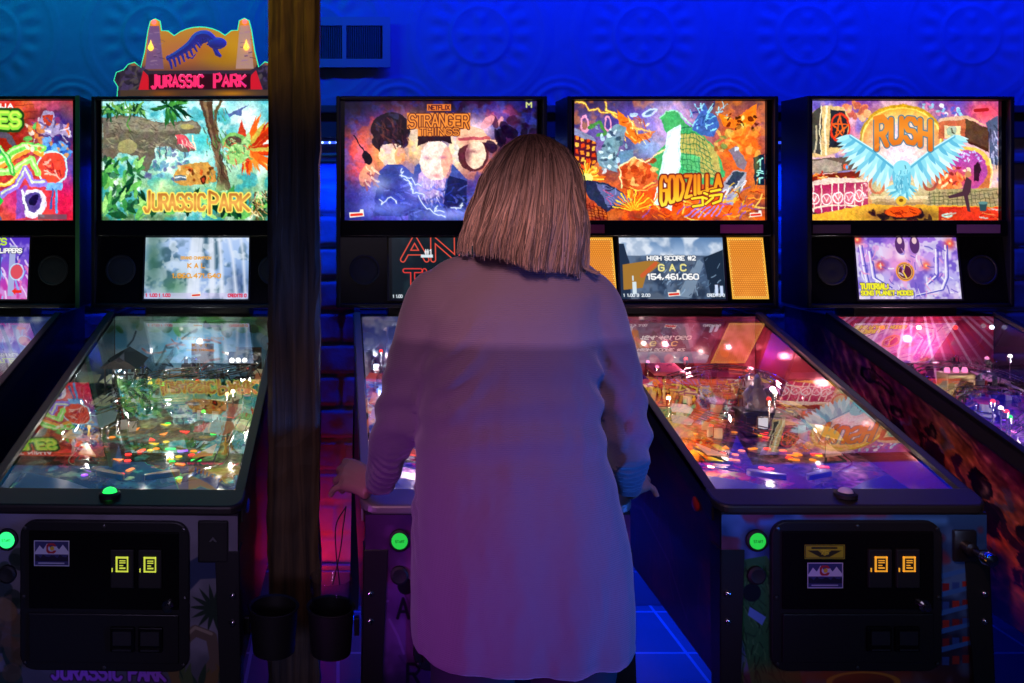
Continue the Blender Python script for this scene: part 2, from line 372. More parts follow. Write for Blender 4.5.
def art_portraits():
    a = Art(938, 577, .4, ox=40, oy=43, bg='1b1230')
    a.tint('3a1c48', 90, 2, .8); 
    a.glow(330, 300, 260, 170, 'ff9a60', .8); a.glow(110, 330, 70, 120, 'f0405a', .9); a.glow(200, 130, 70, 50, 'e0486a', .8)
    a.glow(330, 200, 110, 60, 'ffc080', .8); a.glow(560, 260, 60, 70, 'ffe0b0', .95); a.glow(800, 110, 80, 50, 'e06aa0', .8); a.glow(640, 190, 90, 60, 'f8d0d8', .9)
    a.glow(700, 360, 200, 110, 'ff9a70', .7)
    a.glow(300, 560, 320, 120, '5a5ae0', .95); a.glow(470, 480, 110, 100, '9a8af0', .9); a.glow(180, 500, 100, 70, '8aa0ff', .7); a.glow(800, 560, 150, 90, '4050c0', .9)
    a.tint('2b2f90', 50, 21, .55, .5, .62)
    a.glow(390, 250, 60, 110, 'ffe8b0', .95); a.glow(250, 300, 120, 110, 'ffb070', .8); a.glow(120, 300, 50, 90, 'ff6a60', .85); a.glow(590, 300, 50, 90, 'fff0c8', .95); a.glow(690, 180, 90, 50, 'ffd8e8', .9); a.glow(440, 560, 240, 50, 'b0a8ff', .8)
    # left figure
    a.ell(265, 180, 98, 82, '2a1a26'); a.ell(262, 240, 90, 50, '32202c'); a.ell(268, 300, 60, 62, 'ffd2b0'); a.poly([(198,252),(340,252),(330,210),(210,210)], '2e1c26')
    a.ell(310, 310, 26, 44, 'ff9c60', .7); a.poly([(210,380),(250,350),(320,350),(400,420),(390,600),(180,600)], '3f4a90'); a.tint('6a80e8', 40, 31, .2, .5, .6)
    a.strokes(40, ['4a2c34', '1c1018', '6a3c38'], 180, 120, 350, 240, 50, 6, 70, 40, .7, 3)
    a.ell(150, 400, 34, 62, 'e89a7a', rot=20); a.strokes(14, ['f8d0b0', 'a85a58'], 130, 360, 180, 450, 40, 8, 60, 20, .9, 4)
    a.ell(150, 318, 22, 34, '241826', rot=-30); a.line([(82,208),(140,300)], 6, '1a1220')
    # middle figure
    a.poly([(380,360),(450,330),(560,340),(640,420),(640,620),(350,620)], '4a56a0'); a.poly([(400,400),(440,360),(545,380),(520,500),(440,520),(390,470)], 'c8a8d8')
    a.strokes(60, ['e8d0f0', '9080c0', 'f4e8f8'], 400, 400, 530, 520, 30, 5, 80, 20, .7, 5)
    a.poly([(550,400),(640,430),(640,560),(520,560)], '262a58')
    a.ell(484, 330, 76, 100, 'ffdcd0'); a.ell(540, 340, 26, 76, 'ff9a80', .6); a.poly([(398,262),(404,200),(484,168),(560,200),(566,250),(520,236),(450,240)], '33222c')
    a.glow(484, 405, 26, 8, 'd87a88', .6); a.glow(440, 318, 22, 10, '8a5a78', .6); a.glow(522, 316, 20, 10, '8a5a78', .6); a.glow(488, 372, 10, 14, 'e8a898', .6)
    # right figure in a hat
    a.ell(670, 300, 76, 84, '5a3038'); a.ell(680, 300, 50, 70, 'ffd8c0'); a.poly([(585,245),(600,180),(640,158),(720,180),(740,220),(790,235),(780,252),(680,240),(600,270)], 'f0bca0')
    a.line([(605,228),(745,222)], 16, 'b85a60'); a.glow(640, 300, 20, 60, '5a2834', .7); a.glow(670, 285, 26, 10, '6a3a48', .6)
    a.blobs(14, ['2a1830', '4a2440', 'f0a0a8', '1a1028'], 740, 130, 960, 300, 20, 50, .8, 7)
    # storm and lightning below
    a.glow(300, 520, 150, 60, '3038a0', .6); a.glow(40, 40, 200, 90, '140c24', .9); a.glow(60, 560, 90, 120, '2a2870', .8); a.strokes(90, ['2c2f80', '3a48c0', '7a8af8', '20205c'], 170, 450, 640, 600, 50, 9, 20, 60, .45, 8)
    a.brush(8*.7, 30, .13, 1.12, 1.04, 8)
    a.glow(400, 470, 60, 60, 'b8b0ff', .55); a.glow(240, 560, 130, 30, '8a9aff', .6); a.glow(560, 590, 120, 24, 'a0a8ff', .7); a.glow(210, 450, 50, 40, 'c8d8ff', .5)
    r = random.Random(3)
    for sx, sy, n in ((320, 370, 12), (320, 410, 12), (400, 500, 9), (210, 520, 10), (480, 580, 9), (560, 560, 8), (330, 420, 10)):
        p = [(sx, sy)]
        for i in range(n): p.append((p[-1][0]+r.uniform(-14, 26), p[-1][1]+r.uniform(-8, 24) if sy < 520 else p[-1][1]+r.uniform(-16, 16)))
        a.line(p, 12, '8ab0ff', .4, 8); a.line(p, 3.5, 'f0f8ff')
    a.rect(443, 58, 560, 90, 'e8782c'); a.text('NETFLIX', 452, 64, 100, 20, 5, '4a1420')
    a.rect(345, 100, 655, 178, 'ee8a34'); a.rect(398, 178, 606, 213, 'ee8a34')
    a.text('STRANGER', 356, 108, 290, 58, 8, 'f08c34', '4a141c', 4.5, lambda u, v: (356+u*290, 108+v*(58+10*abs(2*u-1)**3)), .22)
    a.text('THINGS', 408, 174, 190, 34, 6, 'f08c34', '4a141c', 3.5)
    a.text('M', 930, 50, 24, 22, 7, 'c8d080'); sticker_logo(a, 98, 592, 30)
    return a
def art_city_battle():
    a = Art(912, 567, .4, ox=35, oy=40)
    a.vgrad('4a3a58', '6a5aa0', '8a6a98', 'd0683c', 'e05a1c')
    a.tint('2f2850', 100, 5, .6); a.glow(330, 120, 140, 70, '6a5ac0', .8); a.glow(820, 260, 150, 200, 'f0681c', .95); a.glow(90, 420, 130, 90, 'f0681c', .9)
    a.glow(430, 520, 280, 70, 'f05018', .95); a.tint('fa8a30', 60, 12, .45, .5, .65); a.glow(400, 260, 90, 60, '9fc8f0', .8); a.glow(500, 130, 90, 120, 'd8d0ff', .7)
    r = random.Random(5)
    for p in ([(45,45),(90,52),(110,85),(150,75),(170,95),(215,90),(240,115),(300,130),(340,180),(350,240)], [(185,45),(190,80),(240,100)], [(240,110),(300,160),(420,190)]):
        a.line(p, 12, 'e09030', .7); a.line(p, 5, 'ffe070')
    a.poly([(245,80),(300,130),(340,200),(430,180),(400,215),(330,245),(290,210),(250,150)], 'ea7a28'); a.strokes(22, ['ffc860', 'b04818', 'fff0a0'], 255, 110, 400, 230, 34, 5, 30, 50, .9, 2)
    a.ell(400, 96, 40, 17, 'c8e8f8', rot=-20); a.ell(400, 96, 24, 8, '4a6a90', rot=-20); a.ell(325, 106, 22, 12, 'b8d8f0', rot=-15)
    a.ell(90, 150, 18, 36, 'f0a0c0', ring=8); a.ell(200, 150, 16, 34, 'f0a0c0', ring=6); a.line([(110,170),(160,140),(190,200),(150,205)], 14, '4f8a48')
    # steel tower
    a.poly([(195,190),(240,145),(285,165),(280,220),(250,250),(240,380),(160,350),(140,300),(180,250)], '7a98a8'); a.blobs(40, ['b8dce8', '4a6478', '9fc0d0', '2f4458', 'e0f8ff'], 150, 160, 290, 380, 6, 18, .8, 3)
    a.poly([(250,280),(320,270),(330,330),(260,380)], '6a8aa8')
    # left buildings
    a.poly([(38,190),(140,225),(150,330),(110,380),(38,360)], '5a2030')
    for i in range(5):
        for j in range(4): a.rect(46+j*26, 205+i*32+j*7, 62+j*26, 224+i*32+j*7, ['f08a30', 'ffb850', 'd84820'][(i+j) % 3])
    a.poly([(38,170),(60,178),(145,222),(140,236),(38,200)], '8a90b0')
    for i in range(22):
        an = math.radians(-160+i*8); L = r.uniform(40, 90); a.line([(100,410),(100+L*math.cos(an), 410+L*math.sin(an))], 7, ['ffb030', 'ff7a20', 'ffe060'][i % 3])
    a.ell(100, 405, 30, 18, 'fff080'); a.poly([(60,410),(200,430),(330,515),(190,570),(110,500)], '2c3450'); a.poly([(140,430),(200,440),(320,510),(200,550)], '6a70a0', .9); a.strokes(16, ['c8507a', '8a90c8', '202840'], 180, 440, 300, 540, 36, 5, 40, 50, .8, 4)
    for i in range(8): a.line([(60+i*18, 500+i*8), (70+i*18, 605)], 4, '5a1810'); a.line([(50,520+i*12), (190, 560+i*12)], 3, '5a1810', .8)
    # green glowing hill with terraces, white beam
    a.glow(520, 140, 130, 110, 'c0a8ff', .6)
    a.poly([(450,120),(480,88),(530,90),(570,150),(640,190),(700,250),(740,330),(760,400),(700,440),(440,420),(400,340),(450,270),(500,220),(470,180)], '4fae6c')
    a.poly([(540,190),(640,200),(720,280),(740,400),(600,410),(545,330)], 'e0b060', .75); a.poly([(540,280),(640,310),(640,400),(520,410)], '4fc080', .8)
    for i in range(9):
        b = 170+i*24; a.line([(545, b), (600+i*8, b-8+i*4), (650+i*11, b+30+i*6)], 3.5, '2a6a48', .8)
    for i in range(8): a.line([(560+i*14, 165+i*8), (555+i*22, 400)], 3, '2a6a48', .7)
    a.line([(450,120),(482,86),(530,88),(580,140),(660,190)], 6, 'a8ffc8', .8)
    a.poly([(480,185),(545,150),(545,360),(500,560),(420,530),(445,380),(470,260)], 'd8fff8'); a.poly([(500,190),(535,170),(535,350),(490,550),(440,520),(465,380)], 'ffffff')
    # rocks in firelight
    a.poly([(255,350),(330,310),(380,330),(440,390),(400,440),(300,450),(265,450),(250,410)], 'd86a38'); a.blobs(26, ['f0a050', 'a83c1c', 'ffd080', 'c85028'], 265, 325, 420, 440, 12, 26, .8, 5)
    a.line([(260,400),(255,350),(330,308),(380,335),(470,270)], 6, 'ffe8b0'); a.line([(255,400),(270,455)], 6, 'e8ffb0')
    a.blobs(22, ['c8a050', '7a9a50', 'f0c070', 'a86830'], 705, 160, 800, 300, 10, 22, .85, 6)
    # blue spiny crag, orange winged shape as drifting embers
    a.poly([(600,180),(620,120),(640,90),(660,50),(680,90),(720,110),(730,160),(700,210),(650,200)], '4a6ab0'); a.strokes(26, ['8ad8f8', '2a3a80', 'a0e8ff'], 590, 60, 760, 190, 40, 5, -60, 60, .85, 7)
    a.poly([(725,95),(800,130),(860,80),(912,55),(905,130),(870,180),(815,170),(750,160)], 'f08028'); a.blobs(22, ['3a1810', 'ffc040', 'fff090', '602010'], 760, 70, 910, 180, 6, 16, .85, 8); a.blobs(24, ['f8a040', 'e06020', 'ffc060'], 780, 180, 930, 300, 14, 40, .6, 9)
    a.poly([(775,270),(810,255),(860,330),(850,370),(810,350)], '8a7a88'); a.rect(800, 262, 820, 280, 'd0d8e8'); a.poly([(740,440),(800,370),(860,380),(850,440),(790,540),(730,510)], 'a8a8b8'); a.poly([(800,375),(855,382),(800,450),(760,435)], '3a4458'); a.strokes(18, ['f0c030', 'e8e8f0', '605868'], 740, 450, 850, 540, 44, 6, -55, 20, .9, 10)
    a.poly([(890,310),(945,290),(945,440),(900,440)], '1c2c40'); [a.line(q, 6, 'a0f0e0') for q in ([(934,314),(908,334)], [(922,324),(922,346)], [(922,352),(922,368)], [(910,374),(934,372)], [(908,384),(936,382)], [(922,384),(912,400)], [(934,402),(912,418)], [(924,410),(924,428)])]
    a.glow(905, 330, 14, 60, 'ffe040', .3)
    a.strokes(80, ['ffb040', 'a83010', 'ff7a20', '8a60c0', 'ffe070'], 250, 450, 900, 600, 60, 6, -20, 60, .8, 11)
    for i in range(6): a.line([(570+i*30, 590), (640+i*22, 540)], 6, '9a88e0')
    for i in range(16):
        an = math.radians(-170+i*11); a.line([(320,560),(320+95*math.cos(an), 560+95*math.sin(an))], 6, ['ffd040', 'ff8020'][i % 2])
    a.brush(9*.7, 26, .13, 1.12, 1.04, 11)
    W = lambda u, v: (452+u*286, (400-u*8)+v*(138-u*85))
    a.text('GODZILLA', 0, 0, 1, 1, 15, a.grad('e8781c', 'f5a41c', 'ffe040', y0=385, y1=535), '7a1c12', 7, W, .42)
    for st in ([(600,505),(650,498),(652,535),(605,542)], [(658,478),(672,484)], [(655,500),(670,505)], [(665,530),(700,500)], [(690,470),(735,462)], [(685,492),(742,484),(735,515),(700,528)]):
        a.line(st, 20, '7a1c12'); 
    for st in ([(600,505),(650,498),(652,535),(605,542)], [(658,478),(672,484)], [(655,500),(670,505)], [(665,530),(700,500)], [(690,470),(735,462)], [(685,492),(742,484),(735,515),(700,528)]):
        a.line(st, 11, 'ffe030')
    sticker_logo(a, 903, 580, 24); return a
def art_winged_stage():
    a = Art(875, 547, .4, ox=44, oy=34)
    a.vgrad('7a4aa0', 'c87a98', 'e0b090', 'c8a070', 'e08048'); a.tint('f0c8d8', 90, 3, .7); a.tint('4a50c0', 60, 8, .6, .52, .66)
    a.glow(860, 80, 90, 60, 'f05060', .9); a.blobs(14, ['e08858', 'b85a50', 'f0b080'], 200, 50, 320, 110, 12, 30, .9, 2); a.blobs(26, ['8ac8e8', 'f0f0ff', 'c870b0', '5a5ac0'], 570, 45, 760, 110, 8, 18, .9, 3)
    # golden arch
    a.ell(468, 210, 196, 162, 'b8860c'); a.ell(468, 212, 186, 150, 'f8e060'); a.ell(468, 214, 178, 146, 'e88a28'); a.glow(468, 110, 120, 50, 'f8c030', .9); a.glow(468, 290, 180, 110, 'f8e8ff', .95); a.glow(470, 175, 125, 75, 'f4d8f0', .95)
    # television left
    a.poly([(50,90),(110,55),(200,60),(225,120),(220,250),(110,290),(50,290)], 'd8b880'); a.poly([(44,100),(92,60),(100,120),(92,280),(44,270)], '4a4844'); a.poly([(140,72),(205,80),(218,150),(205,245),(130,250)], '2f3038')
    a.line([(120,60),(112,160),(118,280)], 9, 'fff0c8'); a.line([(96,60),(88,150),(95,280)], 5, 'fff0c8'); a.ell(182, 158, 42, 64, 'e0402c', ring=8)
    for i in range(5):
        t = math.radians(-90+i*144); t2 = math.radians(-90+(i+1)*144); a.line([(182+38*math.cos(t), 158+58*math.sin(t)), (182+38*math.cos(t2), 158+58*math.sin(t2))], 7, 'e86830')
    a.poly([(155,240),(210,170),(200,250)], '2a2a30'); a.line([(72,150),(74,210),(66,275)], 8, 'c8b898')
    # stacked cabinets
    a.poly([(44,300),(210,290),(280,300),(275,345),(120,365),(44,365)], '6a5a50'); a.poly([(44,310),(120,300),(190,320),(190,355),(50,365)], 'a8988a'); a.ell(210, 336, 13, 13, 'f0603c'); a.ell(214, 338, 6, 10, '60a8e0')
    a.poly([(50,375),(275,355),(278,385),(55,410)], '7a2c1c'); a.strokes(30, ['f08a40', 'ffd080', 'b03018'], 60, 372, 270, 400, 26, 6, 0, 40, .9, 4)
    # drum
    a.ell(180, 420, 140, 34, 'e8d0c0'); a.poly([(46,420),(312,405),(312,520),(250,560),(46,550)], 'a8305a'); a.ell(180, 545, 135, 34, '4a2838'); a.ell(180, 530, 135, 34, 'a8305a')
    for x in (60, 95, 145, 175, 205, 250, 285): a.line([(x, 415), (x, 545)], 5, 'f0e0d0')
    for x, y in ((120,485),(225,480),(172,478),(62,482),(272,470)):
        a.glow(x, y, 28, 28, 'f8a0a0', .7); a.ell(x, y, 22, 25, 'fff0f0', ring=5); a.line([(x-12,y-12),(x,y+12),(x+12,y-12)], 4, 'fff0f0')
    a.ell(180, 548, 142, 36, 'f0dcc8', ring=7); a.blobs(24, ['fff0f8', 'f0a0b0'], 280, 390, 340, 480, 4, 9, .9, 5)
    # speaker cabinet right with clock
    a.poly([(640,140),(760,115),(875,160),(875,270),(760,215),(640,200)], '4a2c20'); a.poly([(765,112),(872,158),(872,250),(765,210)], '5f4434'); a.poly([(640,125),(765,108),(765,215),(640,205)], 'c06848'); a.rect(668, 148, 744, 205, 'f0d8a8'); a.ell(702, 172, 24, 24, 'a8b8a0'); a.line([(702,160),(704,174),(716,180)], 5, '3a2c28')
    a.poly([(640,118),(720,100),(780,100),(875,150),(765,116),(640,130)], 'e0b898'); a.poly([(860,130),(918,100),(918,330),(880,320),(875,180)], '5a6080'); a.strokes(20, ['c8c8e8', '383850', 'a0a0c8'], 875, 120, 915, 320, 40, 5, 75, 30, .8, 6)
    # screen with crowd
    a.ell(780, 350, 108, 108, 'e8c060'); a.rect(620, 330, 880, 440, 'c87848'); a.ell(775, 350, 92, 92, 'b050a0'); a.blobs(20, ['f8f8ff', 'c8c8ff'], 720, 265, 840, 310, 5, 8, .9, 7); a.glow(700, 390, 90, 40, 'f86838', .9); a.blobs(46, ['e8502c', 'f8a060', '8a2c28', 'fff0c0', 'f88048'], 640, 340, 790, 430, 7, 16, .8, 8)
    a.poly([(805,330),(825,310),(838,350),(825,400),(805,400)], '3a2030'); a.line([(880,300),(892,370),(880,430)], 7, 'f0e0a0')
    # wall and floor
    a.poly([(330,400),(420,400),(580,400),(640,440),(918,430),(918,520),(330,520)], 'a89870'); a.glow(460, 430, 130, 50, 'f8e0b0', .8)
    for j in range(5): a.line([(590,462+j*14),(915,440+j*20)], 3, '5f5c40')
    for i in range(16): a.line([(600+i*21, 452), (598+i*22, 520)], 3, '5f5c40')
    a.poly([(44,560),(330,505),(918,520),(918,585),(44,585)], 'e8b040'); a.poly([(640,520),(918,522),(918,585),(640,585)], 'd84028'); a.glow(480, 560, 160, 28, '3a1c20', .95)
    a.blobs(18, ['2a1820'], 330, 520, 640, 585, 10, 30, .8, 9); a.ell(475, 542, 84, 26, 'e85a20'); a.strokes(10, ['8a2c10'], 420, 530, 530, 555, 30, 5, 10, 30, .8, 10); a.ell(680, 560, 26, 10, 'b8d8d0'); a.strokes(14, ['f8a060', 'a82818', 'c0d0c8'], 650, 525, 910, 580, 50, 5, 5, 15, .8, 11)
    a.ell(600, 400, 34, 40, 'a85a48', ring=12); a.ell(355, 420, 34, 36, 'c87858', ring=12)
    for i in range(3): a.rect(320+i*12, 470+i*14, 590-i*10, 484+i*14, ['e8d0a8', 'c8a880', 'a88860'][i])
    a.brush(6*.7, 24, .13, 1.12, 1.04, 14)
    # bird in flight
    for sx, ex, ey in ((-1, 232, 196), (1, 712, 196)):
        cx = 468+sx*30
        for i in range(17):
            t = i/16; bx = cx+(ex-cx)*(.15+.85*t); by = 350+(ey-350)*(t**.8); L = 135-45*t
            a.leaf(bx, by, L*(.75+.35*math.sin(t*3)), 90-sx*(8+72*t), ['d8f8ff', '9fe0f0', 'c0f0f8', '78c8e0'][i % 4], .24)
        for i in range(15):
            t = i/14; bx = cx+(ex-cx)*t; by = 345+(ey-345)*(t**.8)
            a.leaf(bx, by-6, 74, 90-sx*(5+60*t), ['60b8d8', '8ad8e8', 'a8e8f4'][i % 3], .3)
        a.line([(cx, 345), (cx+(ex-cx)*.5, 345+(ey-345)*.55), (ex, ey)], 15, '58b0d0'); a.line([(cx, 338), (cx+(ex-cx)*.5, 338+(ey-345)*.55), (ex, ey-4)], 5, 'd0f8ff')
    for i in range(13): a.leaf(468, 420, 80, 90+(i-6)*13, ['8ad8e8', '58b0c8', 'b8f0f8'][i % 3], .28)
    a.ell(470, 390, 42, 72, '6cc4dc'); a.ell(470, 342, 40, 36, '8cdcec'); a.strokes(40, ['b8f0f8', '4a9ab8'], 440, 350, 500, 450, 16, 5, 90, 20, .7, 12)
    a.line([(484,330),(488,345)], 4, '3a7a90'); a.ell(466, 492, 24, 22, 'e8b838'); a.ell(466, 490, 10, 8, '7a5010')
    # person kicking
    a.poly([(770,380),(795,400),(790,450),(778,470),(790,545),(775,540),(758,470),(690,482),(684,470),(750,450)], '4a2c38'); a.ell(778, 370, 14, 15, 'c88a58'); a.poly([(828,500),(868,500),(862,540),(834,540)], '2c4a50'); a.ell(848, 502, 22, 7, '5a8a88')
    a.text('RUSH', 345, 105, 260, 140, 24, a.grad('e07a20', 'ee9030', 'd86a18', y0=100, y1=250), '3a7a90', 5, lambda u, v: (352+u*250, 112+14*abs(2*u-1)+v*(128-22*math.sin(PI*u))), .42)
    a.line([(345,112),(380,104),(400,130)], 20, 'e8852a'); a.line([(360,235),(350,245)], 16, 'e8852a')
    a.line([(812,76),(868,72)], 16, 'b01c20'); return a
def art_mutant():
    a = Art(622, 368, .55, bg='c8482c', ox=-373, oy=38)
    a.tint('8a2418', 60, 3, .8); a.tint('f07840', 40, 8, .6)
    for j in range(12): a.line([(-373, 50+j*22), (130, 50+j*22)], 2.5, '7a2014', .6)
    a.glow(200, 130, 80, 90, '202a80', .95); a.glow(220, 330, 80, 90, 'e0205a', .95); a.glow(60, 340, 60, 60, 'c83c8c', .8); a.glow(240, 250, 50, 50, '3a50c0', .8); a.tint('f06090', 40, 15, .4, .55, .65)
    a.line([(0,140),(30,145),(60,185),(55,210)], 18, '5a5060')
    # purple helmeted armour, generic
    a.poly([(130,110),(150,70),(180,68),(188,110),(230,110),(238,150),(200,140),(180,150),(140,140)], 'a89ac0'); a.poly([(145,85),(178,80),(172,115),(150,118)], 'b04030'); a.strokes(30, ['e8e0f0', '5a4a80', 'e07030'], 95, 90, 240, 170, 24, 5, 40, 80, .8, 2)
    a.ell(185, 200, 55, 34, '3a70c0'); a.blobs(16, ['6ab0f0', '2a3a80', 'f0a050'], 150, 150, 245, 210, 8, 20, .8, 3)
    a.ell(178, 245, 46, 48, 'e05040'); a.ell(178, 245, 50, 50, 'c8f0f8', ring=5); a.strokes(20, ['ff9a80', 'a02830', 'ffd0c0'], 150, 225, 205, 270, 20, 5, 20, 60, .8, 4); a.rect(155, 290, 210, 312, '7ab0e8'); a.line([(190,310),(192,380)], 9, '60a0d8'); a.line([(180,310),(170,370)], 6, '3060a8')
    # green and orange tangle
    for p, c, w in (([(0,240),(60,200),(110,180),(140,200)], 'f0a040', 26), ([(0,220),(50,190),(90,175),(150,185)], '80e060', 22), ([(0,260),(60,250),(110,215),(130,260)], 'a0f070', 22), ([(0,300),(40,290),(90,240)], 'f8d048', 12), ([(10,330),(60,300),(90,250),(110,290),(150,290)], '9a80e0', 22), ([(0,180),(30,210),(50,260)], '50c050', 16)):
        a.line(p, w, c); a.line([(x, y-w*.15) for x, y in p], w*.3, 'e8ffc0', .8)
    a.blobs(20, ['e08848', 'f8f0e0', '60c860'], 90, 110, 140, 190, 6, 14, .8, 5)
    a.ell(115, 355, 44, 46, 'e8e0f0', rot=30); a.ell(112, 352, 30, 34, '5a4a90', rot=30); a.ell(118, 345, 14, 20, '201840', rot=30); a.poly([(60,310),(100,300),(80,345),(90,400),(60,405)], '8a50b0'); a.line([(80,315),(95,380),(150,395)], 9, 'f0f0f8')
    a.poly([(0,330),(16,345),(0,375)], '30c048')
    a.brush(7*.7, 22, .13, 1.12, 1.04, 17)
    a.poly([(-200,44),(54,42),(56,62),(-200,66)], 'd83020'); a.text('NT NINJA', -90, 47, 138, 12, 4, 'ffffff')
    a.text('TURTLES', 0, 0, 1, 1, 17, '90e040', '1c4018', 8, lambda u, v: (-185+u*255, 72+u*4+v*(40+4*math.sin(u*9))), .3, 'e0f060')
    a.blobs(200, ['e07838', '50b048', '9a80e0', 'f8d048', '3060a8', 'e05050'], -373, 120, -10, 400, 10, 34, .8, 6)
    a.rect(130, 388, 225, 404, '605060', .8); return a

# ------------------------------------------------------------------ the video displays, one unit = one photo pixel
def art_disp(kind):
    a = Art(104, 61, 2.4, bg='101820')
    if kind == 'jungle':
        a.vgrad('b8d0f8', 'a0c0f0', '90b0e0', 'b8c8f8'); a.tint('2c5060', 14, 3, .75, .45, .62); a.tint('e8f4ff', 9, 8, .6, .5, .6); a.glow(8, 22, 10, 30, '3a6a58', .85); a.glow(30, 50, 14, 12, '4f8a60', .7)
        a.glow(94, 44, 10, 14, '304a80', .7)
        for x0, x1, w in ((50, 47, 9), (56, 53, 5), (66, 68, 6), (74, 78, 4), (96, 101, 2.5), (84, 92, 3)): a.line([(x0, 2), ((x0+x1)/2, 20), (x1, 56)], w, 'e8f0ff', .85, 3)
        a.text('GRAND CHAMPION', 36, 19, 30, 2.6, .8, 'e8a848'); a.text('K A L', 43, 26, 17, 4, 1.1, 'eaa030'); a.text('1,860,471,640', 28, 36, 48, 4, 1.1, 'eaa030')
        a.rect(0, 55, 104, 60.5, 'd0c8f0', .6); a.text('1/1.00 1/1.00', 2, 56, 24, 2.8, .9, 'd83050'); a.text('CREDITS 0', 84, 56, 18, 2.8, .9, 'd83050'); sticker_logo(a, 52, 57, 4)
    elif kind == 'city':
        a.vgrad('5a80b0', 'a8c0e0', '506a90', '2a3c58', '1c2838'); a.tint('f0f6ff', 12, 4, .8, .42, .6); a.rect(0, 18, 104, 61, '2c3c54', .75); a.tint('6a88b0', 10, 7, .4)
        a.poly([(0, 6), (5, 6), (8, 18), (10, 24), (10, 61), (0, 61)], '203048'); a.poly([(3, 27), (35, 22), (42, 26), (26, 38), (22, 50), (3, 52)], 'a87830'); a.line([(22, 38), (36, 26)], 4, 'd06030')
        a.poly([(56, 58), (76, 24), (80, 22), (84, 26), (70, 60)], '8aa0b8', .7); a.poly([(84, 20), (104, 12), (104, 61), (90, 61)], '1c2c40'); a.strokes(60, ['a8c8e8', '203048', '6888a8'], 40, 22, 100, 58, 5, 1, -60, 40, .6, 4)
        a.rect(12, 44, 16, 56, 'd8e8f0'); a.rect(12, 38, 13.5, 43, 'd8e8f0'); a.rect(94, 47, 97, 58, 'd0e0ff'); a.rect(99, 48, 102, 58, 'd0e0ff')
        a.text('HIGH SCORE #2', 28, 18.5, 48, 4, 1.2, 'ffffff', '304058', .5); a.text('G A C', 39, 27, 27, 6, 1.6, 'f4e890', '405068', .5); a.text('154,461,060', 28, 36.5, 50, 5, 1.5, 'ffffff', '304058', .5)
        a.text('1/1.00 3/2.00', 3, 56, 26, 2.6, .8, 'e8f0f8'); a.text('CREDITS 0', 86, 56, 17, 2.6, .8, 'e8f0f8'); sticker_logo(a, 53, 56, 5)
    elif kind == 'planets':
        a.vgrad('a070e0', 'c8a0f0', 'b8b0f0', 'e0c8f0'); a.tint('5a40c0', 10, 4, .7); a.tint('ffffff', 8, 9, .6, .5, .62); a.glow(47, 24, 14, 16, 'ff80c0', .8); a.glow(47, 18, 8, 6, 'fff0ff', .9)
        a.blobs(16, ['f0a0e0', '7060d0', 'e8e0ff'], 8, 6, 95, 50, 3, 7, .6, 3); a.ell(49, 34, 9.5, 9.5, 'f8a040'); a.ell(49, 34, 8, 8, '602040'); a.line([(49, 28), (47, 34), (50, 40)], 1.5, 'f8d040'); a.ell(49, 34, 7, 7, 'e8b060', ring=1)
        for x, y, r in ((3, 2, 5), (97, 6, 5), (24, 28, 4.5), (71, 28, 4)): a.glow(x, y, r, r, 'ff5030', 1); a.glow(x, y, 1.5, 1.5, 'ffe0a0', 1)
        for x in (46, 61): a.ell(x, 7, 5, 9, '5a3070'); a.ell(x, 3, 2.4, 3.4, 'f0c8d0')
        for p in ([(5, 8), (7, 30), (10, 50), (40, 58)], [(92, 8), (90, 40), (84, 52), (56, 58)], [(14, 14), (16, 40), (32, 50)], [(82, 12), (80, 38), (70, 46)]): a.line(p, 1.6, 'f8f0ff'); a.line([(x+2.5, y) for x, y in p], 1.2, '5050c0')
        a.strokes(60, ['ffffff', '6050c0', 'f0a0d0'], 4, 8, 96, 56, 7, 1.2, 60, 60, .7, 5)
        a.text('TUTORIAL:', 3, 46, 28, 5, 1.8, 'f4ee30', '382050', .4); a.text('SONG PLANET MODES', 3, 53, 52, 4, 1.4, 'f4ee30', '382050', .4)
    elif kind == 'letters':
        a.a[:] = hexc('0d1a22'); a.tint('1c3038', 20, 3, .6); a.rect(0, 0, 3, 61, '06090c')
        a.text('AN', 14, 1, 54, 21, 3.6, '0d1a22', 'e8503c', 1.1, None, .28); a.text('TLE', 16, 33, 54, 18, 2.8, '0d1a22', 'e83c34', 1.1)
        a.rect(32, 17, 44, 20, 'd8e8f0'); a.text('#1', 36, 12, 7, 5, 1, 'f0f4f8'); a.text('1/1.00', 4, 57, 9, 2.6, .8, 'd8e0e8'); a.text('CREDITS 0', 84, 57, 17, 2.6, .8, 'd8e0e8')
    else:
        a.vgrad('5030c0', '7050d0', 'b040c0', 'd83090'); a.tint('d8c0ff', 9, 3, .6); a.strokes(80, ['f0e0ff', '3a28a0', 'f080c0', '80c0ff'], 0, 0, 104, 60, 12, 1.6, 80, 30, .8, 4)
        a.rect(72, 8, 76, 58, '4048a0'); a.rect(84, 8, 90, 58, 'a8b0e0'); a.ell(92, 34, 6, 7, 'e05060'); a.ell(92, 34, 7, 8, 'c8e8f8', ring=.8)
        a.text('RTLES', 50, 1, 30, 6, 1.6, 'c8f030'); a.text('WITH BOTH FLIPPERS', 40, 11, 56, 4, 1.3, 'ffffff', '202040', .5); a.poly([(88, 53), (92, 50), (92, 52), (98, 52), (98, 55), (92, 55), (92, 57)], 'f03020'); a.text('1/1.00', 4, 56, 18, 2.6, .8, 'e8f0f8')
    return a
